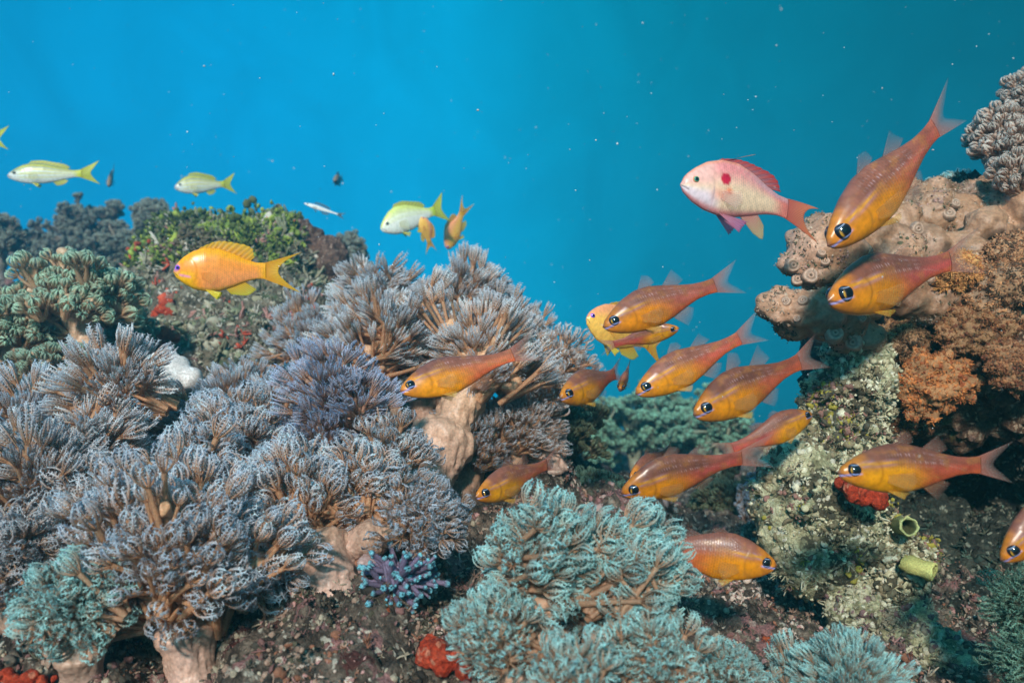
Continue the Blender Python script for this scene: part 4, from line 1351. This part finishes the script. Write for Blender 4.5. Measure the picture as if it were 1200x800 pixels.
SPEC = {
    'cardinal': dict(deep=1.04,
        prof=((0, .006, -.012, .006), (.02, .028, -.036, .020), (.06, .052, -.062, .036), (.12, .086, -.090, .052), (.22, .128, -.120, .066), (.34, .155, -.140, .072),
              (.46, .150, -.142, .068), (.58, .120, -.118, .055), (.70, .086, -.084, .040), (.82, .060, -.056, .026), (.92, .052, -.048, .017), (1, .056, -.052, .010)),
        col=col_cardinal, eye=(.090, .014, .039), eyec=eye_cardinal, mouth=(.075, -.022, -.035), tail=(
            [(.98, .052), (.985, 0), (.98, -.048)], [(1.27, .140), (1.19, .075), (1.12, 0), (1.19, -.065), (1.26, -.125)], (.56, .21, .15), (.42, .33, .30), .85, .10),
        fins=(('dorsal_fin', [(.36, .150), (.40, .148), (.44, .143)], [(.44, .265), (.50, .235), (.52, .165)], (.38, .20, .15), (.45, .25, .2), .55, .12),
              ('dorsal_fin', [(.56, .118), (.61, .105), (.68, .088)], [(.70, .235), (.73, .175), (.76, .115)], (.40, .20, .15), (.45, .27, .22), .5, .08),
              ('anal_fin', [(.56, -.115), (.62, -.100), (.70, -.080)], [(.68, -.215), (.73, -.165), (.77, -.105)], (.50, .22, .10), (.45, .27, .22), .5, .06)),
        pelvic=(.30, -.122, .145, (.72, .36, .03), (.78, .48, .08), .8, .3), pect=(.29, -.045, .17, (.65, .36, .08), (.55, .35, .2), .30, .10)),
    'anthias': dict(deep=1.36,
        prof=((0, .012, -.02, .008), (.02, .045, -.045, .022), (.06, .080, -.070, .036), (.12, .120, -.105, .050), (.22, .165, -.145, .062), (.35, .190, -.165, .068),
              (.5, .182, -.160, .064), (.65, .142, -.125, .050), (.78, .098, -.085, .034), (.9, .070, -.062, .020), (1, .070, -.062, .011)),
        col=col_anthias, eye=(.055, .028, .026), eyec=eye_plain((.12, .05, .55), (.45, .15, .75)), mouth=(.06, -.03, -.05), tail=(
            [(.97, .066), (.98, 0), (.97, -.060)], [(1.42, .165), (1.22, .085), (1.14, 0), (1.22, -.082), (1.40, -.180)], (.88, .40, .005), (.85, .52, .01), 1, .92),
        fins=(('dorsal_fin', [(.24, .162), (.40, .180), (.55, .168), (.70, .120), (.82, .080)], [(.30, .195), (.48, .245), (.66, .235), (.84, .200), (.88, .115)], (.88, .36, .006), (.80, .50, .01), 1, .9),
              ('anal_fin', [(.55, -.148), (.65, -.122), (.76, -.090)], [(.62, -.190), (.80, -.200), (.90, -.150)], (.80, .45, .01), (.62, .56, .03), 1, .85)),
        pelvic=(.33, -.150, .20, (.85, .60, .01), (.80, .70, .03), 1, .85), pect=(.31, -.04, .17, (.80, .38, .05), (.8, .45, .1), .35, .15)),
    'male': dict(deep=1.30,
        prof=((0, .010, -.015, .008), (.02, .040, -.035, .022), (.06, .075, -.060, .036), (.12, .112, -.092, .050), (.22, .158, -.125, .062), (.35, .185, -.145, .068),
              (.5, .180, -.140, .064), (.65, .140, -.112, .050), (.78, .092, -.080, .034), (.9, .062, -.062, .020), (1, .060, -.060, .011)),
        col=col_male, eye=(.105, .035, .026), eyec=eye_plain((.03, .25, .16), (.75, .32, .16)), mouth=(.07, -.020, -.035), tail=(
            [(.97, .058), (.98, 0), (.97, -.058)], [(1.34, .095), (1.22, .055), (1.17, 0), (1.22, -.060), (1.36, -.115)], (.66, .16, .12), (.80, .26, .10), 1, .9),
        fins=(('dorsal_fin', [(.26, .160), (.40, .178), (.55, .165), (.70, .122), (.80, .084)], [(.36, .196), (.52, .208), (.68, .192), (.86, .160), (.93, .085)], (.50, .20, .20), (.62, .04, .03), 1, .9),
              ('dorsal_filament', [(.37, .19), (.385, .195)], [(.66, .262), (.665, .258)], (.75, .30, .15), (.75, .40, .25), 1, .8),
              ('anal_fin', [(.55, -.135), (.63, -.118), (.71, -.098)], [(.70, -.215), (.78, -.235), (.79, -.150)], (.70, .30, .26), (.62, .50, .20), 1, .75)),
        pelvic=(.34, -.135, .25, (.70, .30, .36), (.48, .16, .34), 1, .9), pect=(.32, -.035, .17, (.80, .45, .40), (.7, .5, .5), .40, .15)),
    'snapper': dict(deep=1.22,
        prof=((0, -.012, -.030, .008), (.02, .008, -.050, .020), (.06, .035, -.066, .034), (.12, .070, -.086, .046), (.22, .115, -.108, .056), (.35, .140, -.118, .060),
              (.5, .132, -.112, .056), (.65, .100, -.092, .044), (.78, .066, -.066, .030), (.9, .042, -.044, .018), (1, .044, -.046, .010)),
        col=col_snapper, eye=(.11, .012, .030), eyec=eye_plain((.25, .25, .2), (.5, .5, .4)), mouth=(.09, -.036, -.05), tail=(
            [(.97, .042), (.98, 0), (.97, -.044)], [(1.26, .160), (1.19, .080), (1.13, 0), (1.18, -.075), (1.25, -.140)], (.62, .62, .03), (.70, .70, .02), 1, .9),
        fins=(('dorsal_fin', [(.28, .128), (.42, .138), (.56, .122), (.70, .088), (.80, .060)], [(.34, .165), (.48, .172), (.62, .150), (.78, .120), (.86, .075)], (.62, .58, .04), (.66, .62, .03), 1, .85),
              ('anal_fin', [(.60, -.100), (.68, -.088), (.76, -.070)], [(.66, -.145), (.76, -.130), (.82, -.085)], (.64, .62, .10), (.66, .62, .05), 1, .8)),
        pelvic=(.32, -.110, .13, (.70, .68, .15), (.70, .66, .10), 1, .8), pect=(.29, -.03, .15, (.70, .68, .4), (.7, .7, .4), .35, .15)),
    'small': dict(
        prof=((0, .004, -.01, .006), (.05, .04, -.045, .03), (.2, .09, -.09, .05), (.4, .105, -.105, .055), (.65, .075, -.075, .04), (.85, .04, -.04, .02), (1, .035, -.035, .01)),
        col=col_dark, eye=(.10, .02, .024), eyec=eye_plain((.3, .3, .3), (.2, .2, .2)), mouth=(.05, -.01, -.02), tail=(
            [(.97, .033), (.98, 0), (.97, -.033)], [(1.22, .10), (1.15, .05), (1.10, 0), (1.15, -.05), (1.22, -.10)], (.12, .15, .15), (.2, .2, .2), 1, .7),
        fins=(('dorsal_fin', [(.25, .09), (.45, .10), (.7, .065)], [(.35, .145), (.55, .145), (.78, .09)], (.15, .15, .15), (.2, .2, .2), .9, .6),
              ('anal_fin', [(.5, -.09), (.62, -.075), (.72, -.06)], [(.6, -.13), (.7, -.12), (.78, -.08)], (.15, .15, .15), (.2, .2, .2), .9, .6)),
        pelvic=(.32, -.095, .10, (.2, .2, .2), (.2, .2, .2), .9, .6), pect=(.27, -.02, .12, (.3, .3, .3), (.3, .3, .3), .3, .1)),
}
SPEC['cardinal_far'] = SPEC['cardinal']
SPEC['pale_snapper'] = dict(SPEC['snapper'], col=col_snapper_pale, deep=1.65)
SPEC['pale_anthias'] = dict(SPEC['anthias'], col=col_anthias_pale)
SPEC['slim_white'] = dict(SPEC['small'], prof=tuple((s, t * .62, b_ * .62, w * .62) for s, t, b_, w in SPEC['small']['prof']), col=col_white)


def fish(name, label, spec, nose, tail, seed, bend=0.0, roll=0.0, group=None, cat='fish', dorsal_up=1.0, fold=1.0, deep=None, droop=0.0):
    sp = SPEC[spec]
    rg = np.random.default_rng(seed)
    deep = (deep or sp.get('deep', 1)) * rg.uniform(.97, 1.03)
    if spec == 'cardinal':
        dorsal_up = dorsal_up * rg.uniform(.3, 1.0)
        fold = fold * rg.uniform(.55, 1.05)
        bend = bend + rg.normal(0, .07)
        roll = roll + rg.normal(0, .14)
        droop = droop + rg.normal(0, .02)
    wide = 1 + (deep - 1) * .5
    a, t_ = at(*nose), at(*tail)
    tip = max(p[0] for p in sp['tail'][1])
    d = t_ - a
    Lt = np.linalg.norm(d)
    SL = Lt / tip
    S, TOP, BOT, W = (np.array(c) for c in zip(*sp['prof']))
    ug = np.linspace(0, 1, 401)
    top, bot, wid = (smooth1(np.interp(ug, S, c), 21) for c in (TOP, BOT, W))
    # rounded snout
    rn = np.sqrt(np.clip(ug / .03, 0, 1))
    z0 = (TOP[0] + BOT[0]) / 2
    top = z0 + (top - z0) * np.where(ug < .03, rn, 1)
    bot = z0 + (bot - z0) * np.where(ug < .03, rn, 1)
    wid = wid * np.where(ug < .03, np.maximum(rn, .02), 1)
    arch = rg.normal(0, .004)

    def prof(s):
        return np.interp(s, ug, top), np.interp(s, ug, bot), np.interp(s, ug, wid)

    def surf_y(s, z):
        tt, bb, ww = prof(s)
        m, h = (tt + bb) / 2, (tt - bb) / 2 + 1e-6
        q = np.clip((z - m) / h, -1, 1)
        return ww * np.sqrt(np.clip(1 - q * q, 0, 1))

    tx = -bend * (max(0, .98 - .25) ** 2) if bend else 0

    def warp(V):
        V = np.array(V, float)
        s = V[:, 0]
        V[:, 1] += bend * np.clip(s - .25, 0, 2) ** 2
        V[:, 2] *= deep
        V[:, 1] *= wide
        V[:, 2] += arch * np.sin(s * 3) - droop * np.clip(s - .45, 0, 2) ** 2
        return V * SL

    # placement frame
    X = unit(d)
    Z = unit(UP - X * np.dot(UP, X))
    Yv = np.cross(Z, X)
    M = Matrix(((X[0], Yv[0], Z[0], a[0]), (X[1], Yv[1], Z[1], a[1]), (X[2], Yv[2], Z[2], a[2]), (0, 0, 0, 1)))
    if roll:
        M = M @ Matrix.Rotation(roll, 4, 'X')
    root = empty(name, (0, 0, 0), label, cat, group)
    root.matrix_world = M
    # body
    nu, nv = 150, 60
    tt = np.linspace(0, 1, nu)
    s = .0004 + (1 - .0004) * (.55 * tt ** 2 + .45 * tt)
    th = np.linspace(0, 2 * math.pi, nv, endpoint=False)
    Sg, Tg = np.meshgrid(s, th, indexing='ij')
    Sg, Tg = Sg.ravel(), Tg.ravel()
    tp, bt, wd = prof(Sg)
    v = np.sin(Tg)
    z = (tp + bt) / 2 + (tp - bt) / 2 * v
    y = wd * np.cos(Tg)
    ml, mz0, mz1 = sp['mouth']
    mz = mz0 * (Sg / ml) ** .6 * .4 + mz1 * Sg / ml * .6 + z0 * .5
    groove = np.exp(-((z - mz) / .0045) ** 2) * ss(ml, ml * .8, Sg) * (np.abs(v) < .93)
    y = y * (1 - .13 * groove)
    ed = .262 - 5.5 * (z + .01) ** 2
    y = y * (1 + .055 * ss(.010, -.010, Sg - ed) * ss(.10, .20, Sg) * ss(.95, .6, np.abs(v)))
    C = sp['col'](Sg, z, v, rg)
    C = mixv(C, C * .25, groove * .9)
    C = np.clip(C * (rg.uniform(.76, .98) if spec == 'cardinal' else 1.0), 0, 1)
    V = np.stack((Sg, y, z), 1)
    j = np.arange(nv)
    F = np.concatenate([np.stack((i * nv + j, (i + 1) * nv + j, (i + 1) * nv + (j + 1) % nv, i * nv + (j + 1) % nv), 1) for i in range(nu - 1)])
    n0 = len(V)
    V = np.vstack((V, (0, 0, z0), (1, 0, (top[-1] + bot[-1]) / 2)))
    C = np.vstack((C, C[0], C[-1]))
    T_ = np.vstack((np.stack((j, (j + 1) % nv, np.full(nv, n0)), 1), np.stack(((nu - 1) * nv + (j + 1) % nv, (nu - 1) * nv + j, np.full(nv, n0 + 1)), 1)))
    uvu = np.append(Sg, (0, 1))
    uvv = np.append(z, (0, 0))
    mk('body', warp(V), [F, T_], M_SKIN, root, C, np.stack((uvu, uvv), 1))

    def fin(nm, base, tipc, cb, ct, ab, at_, yf=None, rays=14, flow=.006, edge=.05):
        nr, nk = rays * 4 + 1, 12
        u = np.linspace(0, 1, nr)
        B, T = cr(base, u), cr(tipc, u)
        ray = np.cos(u * rays * 2 * math.pi) * .5 + .5
        rag = 1 - edge * (1 - ray) - edge * rg.uniform(0, .6, nr)
        T = B + (T - B) * rag[:, None]
        k = np.linspace(0, 1, nk)
        G = B[:, None] * (1 - k[None, :, None]) + T[:, None] * k[None, :, None]
        U, K = np.meshgrid(u, k, indexing='ij')
        x, zz = G[..., 0].ravel(), G[..., 1].ravel()
        U, K = U.ravel(), K.ravel()
        rr = np.repeat(ray, nk)
        yb = (yf(x, zz, K) if yf else 0 * x) + flow * np.sin(U * 5 + rg.uniform(0, 6)) * K
        hw = (.0035 * (1 - K) + .0006) * (.5 + .8 * rr)
        col = mixv(mixv(np.tile(L(*cb), (len(x), 1)), L(*ct), K), L(*cb) * .6, (1 - rr) * .20)
        al = (ab * (1 - K) + at_ * K) * (.55 + .45 * rr)
        al = np.clip(al, 0, 1)
        A = np.stack((x, yb + hw, zz), 1)
        Bv = np.stack((x, yb - hw, zz), 1)
        V = np.vstack((A, Bv))
        i, q = np.meshgrid(np.arange(nr - 1), np.arange(nk - 1), indexing='ij')
        f = (i * nk + q).ravel()
        n1 = nr * nk
        F1 = np.stack((f, f + 1, f + nk + 1, f + nk), 1)
        F2 = F1[:, ::-1] + n1
        r_ = np.arange(nr - 1) * nk + nk - 1
        E1 = np.stack((r_, r_ + n1, r_ + nk + n1, r_ + nk), 1)
        q_ = np.arange(nk - 1)
        E2 = np.stack((q_, q_ + n1, q_ + 1 + n1, q_ + 1), 1)
        q3 = q_ + (nr - 1) * nk
        E3 = np.stack((q3, q3 + 1, q3 + 1 + n1, q3 + n1), 1)
        CC = np.hstack((np.vstack((col, col)), np.concatenate((al, al))[:, None]))
        mk(nm, warp(V), np.concatenate((F1, F2, E1, E2, E3)), M_FIN, root, np.clip(CC, 0, 1))

    b_, t2, cb, ct, ab, at2 = sp['tail']
    fin('tail_fin', b_, t2, cb, ct, ab, at2, rays=20, flow=.012, edge=.035)
    for nm, b_, t2, cb, ct, ab, at2 in sp['fins']:
        up = dorsal_up if 'dorsal' in nm else fold
        t3 = [(q[0], cr(b_, np.array([i / (len(t2) - 1)]))[0][1] * (1 - up) + q[1] * up) for i, q in enumerate(t2)]
        b2 = [(q[0], q[1] * .93) for q in b_]
        fin(nm, b2, t3, cb, ct, ab, at2, rays=4 if 'filament' in nm else 11, edge=.06)
    ps, pz, pl, cb, ct, ab, at2 = sp['pelvic']
    for sg in (-1, 1):
        yb = surf_y(np.array([ps]), np.array([pz * .93]))[0] * .6
        fin('pelvic_fin', [(ps, pz * .96), (ps + .02, pz * .98)], [(ps + pl * .7, pz - pl * .42 * fold), (ps + pl * .98, pz - pl * .12 * fold)], cb, ct, ab, at2,
            yf=lambda x, zz, K, sg=sg, yb=yb: sg * (yb + .04 * K), rays=5)
    ps, pz, pl, cb, ct, ab, at2 = sp['pect']
    for sg in (-1, 1):
        yb = surf_y(np.array([ps]), np.array([pz]))[0]
        fin('pectoral_fin', [(ps, pz + .022), (ps, pz - .022)], [(ps + pl * .95, pz + .035), (ps + pl, pz - .02), (ps + pl * .7, pz - .075)], cb, ct, ab, at2,
            yf=lambda x, zz, K, sg=sg, yb=yb: sg * (yb * 1.01 + .045 * K), rays=8)
    # eyes
    es, ez, er = sp['eye']
    for sg in (-1, 1):
        nr, na = 22, 48
        r = np.linspace(0, 1, nr)
        an = np.arange(na) * 2 * math.pi / na
        Rg, Ag = np.meshgrid(r, an, indexing='ij')
        Rg, Ag = Rg.ravel(), Ag.ravel()
        x = es - er * Rg * np.cos(Ag)
        zz = ez + er * Rg * np.sin(Ag) / deep
        y = surf_y(np.clip(x, .002, 1), zz) * 1.0
        yc = surf_y(np.array([es]), np.array([ez]))[0]
        y = y * .7 + yc * .3
        y = y + er * .55 * np.sqrt(np.clip(1 - Rg ** 2, 0, 1)) - .35 * er * ss(.9, 1, Rg)
        C = sp['eyec'](Rg, Ag)
        i, q = np.meshgrid(np.arange(nr - 1), np.arange(na), indexing='ij')
        i, q = i.ravel(), q.ravel()
        F = np.stack((i * na + q, (i + 1) * na + q, (i + 1) * na + (q + 1) % na, i * na + (q + 1) % na), 1)
        if sg > 0:
            F = F[:, ::-1]
        mk('eye', warp(np.stack((x, sg * y, zz), 1)), F, M_EYE, root, C)
    return root


GC = 'golden cardinalfish hovering over the reef'
FISH = [
    ('cardinalfish', 'large cardinalfish diving steeply head down, its tail reaching highest in the upper right', 'cardinal', (969, 288, .56), (1134, 116, .62), dict(bend=.05, deep=.96)),
    ('cardinalfish', 'cardinalfish hovering in front of the brown lobed coral, below the steeply diving one', 'cardinal', (970, 352, .60), (1130, 300, .70), dict(bend=-.04)),
    ('cardinalfish', 'uppermost cardinalfish of the group over open water, with the blunt yellow fish behind it', 'cardinal', (706, 383, .60), (872, 320, .63), dict(bend=.03, deep=1.07)),
    ('cardinalfish', 'cardinalfish over open water directly below the uppermost one, tail near the brown lobes', 'cardinal', (744, 461, .60), (899, 378, .63), dict(bend=.02, deep=1.03)),
    ('cardinalfish', 'cardinalfish just left of the pale rock face, tail against the wall', 'cardinal', (812, 486, .60), (965, 410, .66), dict(bend=-.03, deep=1.1)),
    ('cardinalfish', 'right-facing cardinalfish whose head touches the pale rock face', 'cardinal', (952, 484, .66), (835, 538, .63), dict(bend=-.05, dorsal_up=.5)),
    ('cardinalfish', 'bright yellow-bellied cardinalfish in front of the hazy far reef', 'cardinal', (727, 577, .58), (898, 522, .61), dict(bend=.04, deep=1.22)),
    ('cardinalfish', 'small cardinalfish seen partly from behind, left of the group over the coral edge', 'cardinal', (656, 466, .72), (742, 432, .82), dict(bend=.1)),
    ('cardinalfish', 'small cardinalfish angled down over the black gap beside the beige trunk', 'cardinal', (557, 582, .66), (664, 535, .74), dict(bend=.05)),
    ('cardinalfish', 'lone cardinalfish over the middle of the soft corals', 'cardinal', (468, 458, .58), (632, 408, .62), dict(bend=.02, dorsal_up=.3, deep=1.1)),
    ('cardinalfish', 'dark red-backed cardinalfish facing right near the bottom, partly behind a teal coral', 'cardinal', (911, 662, .54), (715, 632, .55), dict(bend=-.02, dorsal_up=.3, deep=1.22)),
    ('cardinalfish', 'rightmost whole cardinalfish, over the dark hollow of the wall', 'cardinal', (981, 553, .49), (1200, 545, .51), dict(bend=.02)),
    ('cardinalfish', 'cardinalfish cut by the right edge, only its face and throat in view', 'cardinal', (1172, 656, .48), (1330, 520, .50), dict(bend=.02)),
    ('cardinalfish', 'right-facing cardinalfish hidden behind the uppermost one over open water', 'cardinal', (796, 384, .70), (700, 408, .72), dict(bend=.02, dorsal_up=.3)),
    ('cardinalfish', 'small cardinalfish mostly hidden behind the yellow-bellied one, only its reddish back in view', 'cardinal', (738, 560, .68), (800, 520, .74), dict(bend=.02)),
    ('cardinalfish', 'tiny cardinalfish whose pink tail end shows right of the small one at the coral edge', 'cardinal', (726, 456, .78), (742, 424, .84), dict(bend=.0)),
    ('anthias', 'bright orange fish with a purple eye and yellow forked tail above the reef mound', 'anthias', (203, 318, .62), (356, 318, .64), dict(bend=.0, group=None)),
    ('anthias', 'pink and cream fish with a red spot behind the head, alone over open water', 'male', (797, 216, .60), (968, 244, .64), dict(bend=.03, droop=.17, group=None)),
    ('anthias', 'yellow fish with a small violet eye partly hidden behind the uppermost cardinalfish', 'pale_anthias', (687, 372, .78), (792, 412, .84), dict(bend=.05, group=None)),
    ('snapper', 'yellow striped snapper with a yellow tail at the far left', 'snapper', (8, 204, 1.25), (118, 203, 1.28), dict(group='yellow striped snappers in open water')),
    ('snapper', 'pale striped snapper in open water above the green algae', 'snapper', (204, 218, 1.45), (278, 215, 1.5), dict(group='yellow striped snappers in open water', bend=.04, deep=1.5)),
    ('snapper', 'whitish snapper with a yellow-green tail in the middle of the open water', 'pale_snapper', (445, 266, 1.30), (527, 242, 1.36), dict(group='yellow striped snappers in open water', bend=.05)),
    ('snapper', 'snapper swimming out of the left edge, only its yellow tail in view', 'snapper', (-90, 165, 1.3), (11, 162, 1.3), dict(group='yellow striped snappers in open water')),
    ('anthias', 'small tilted orange-pink fish right under the whitish snapper', 'pale_anthias', (494, 254, 1.28), (508, 298, 1.30), dict(bend=.1, roll=.5, group=None)),
    ('anthias', 'thin yellow-orange fish pointing straight down with its tail up, right of the whitish snapper', 'pale_anthias', (524, 292, 1.42), (549, 232, 1.43), dict(bend=.0, roll=.45, group=None)),
    ('damselfish', 'little dark fish seen head on in open water above the reef mound', 'small', (392, 212, 1.60), (402, 208, 1.72), dict(group=None, fold=1.0)),
    ('damselfish', 'tiny dark blue sliver of a fish right of the far left snapper', 'small', (127, 218, 1.7), (134, 196, 1.8), dict(group=None)),
    ('slim_fish', 'slim white fish like a small stick, slanting over the reef mound', 'slim_white', (356, 238, 1.30), (405, 254, 1.32), dict(group=None)),
    ('damselfish', 'tiny pale lilac fish in the shade near the wall, behind the right-facing bottom cardinalfish', 'slim_white', (909, 622, .95), (922, 645, .98), dict(group=None)),
]
for i, (nm, lab, spc, a, b, kw) in enumerate(FISH):
    kw = dict(kw)
    g = kw.pop('group', GC)
    fish(nm, lab, spc, a, b, 300 + i, group=g, **kw)

# ------------------------------------------------------------------ drifting specks
rg = np.random.default_rng(99)
bag = Bag()
for _ in range(900):
    Y = rg.uniform(.35, 2.6)
    p = at(rg.uniform(-100, 1300), rg.uniform(-60, 560), Y)
    s = rg.uniform(.0002, .0006) * (.6 + Y * .55) * (1 if rg.random() > .08 else 2.2)
    V0, F0 = ICO[1]
    bag.add(V0 * s * rg.uniform(.5, 1.3, 3) + p, F0, np.array((.8, .85, .85)) * rg.uniform(.5, 1))
sp_ = bag.build('drifting_specks', M_GROWTH)
tag(sp_, 'pale specks drifting in the open water', None, None, 'stuff')

# ------------------------------------------------------------------ the water itself
m, nt, out = newmat('water_haze')
vol = N(nt, 'ShaderNodeVolumePrincipled', {'Color': (.16, .72, .90, 1), 'Density': 0.11, 'Anisotropy': 0.75})
nt.links.new(vol.outputs[0], out.inputs['Volume'])
lo, hi = np.array((-5.2, -2.2, -3.2)), np.array((5.2, 6.2, 1.2))
V = np.array([(x, y, z) for x in (lo[0], hi[0]) for y in (lo[1], hi[1]) for z in (lo[2], hi[2])])
F = np.array(((0, 1, 3, 2), (4, 6, 7, 5), (0, 4, 5, 1), (2, 3, 7, 6), (0, 2, 6, 4), (1, 5, 7, 3)))
hz = mk('haze', V, F, m, smooth=False)
tag(hz, 'blue sea water that veils the far reef', None, None, 'stuff')
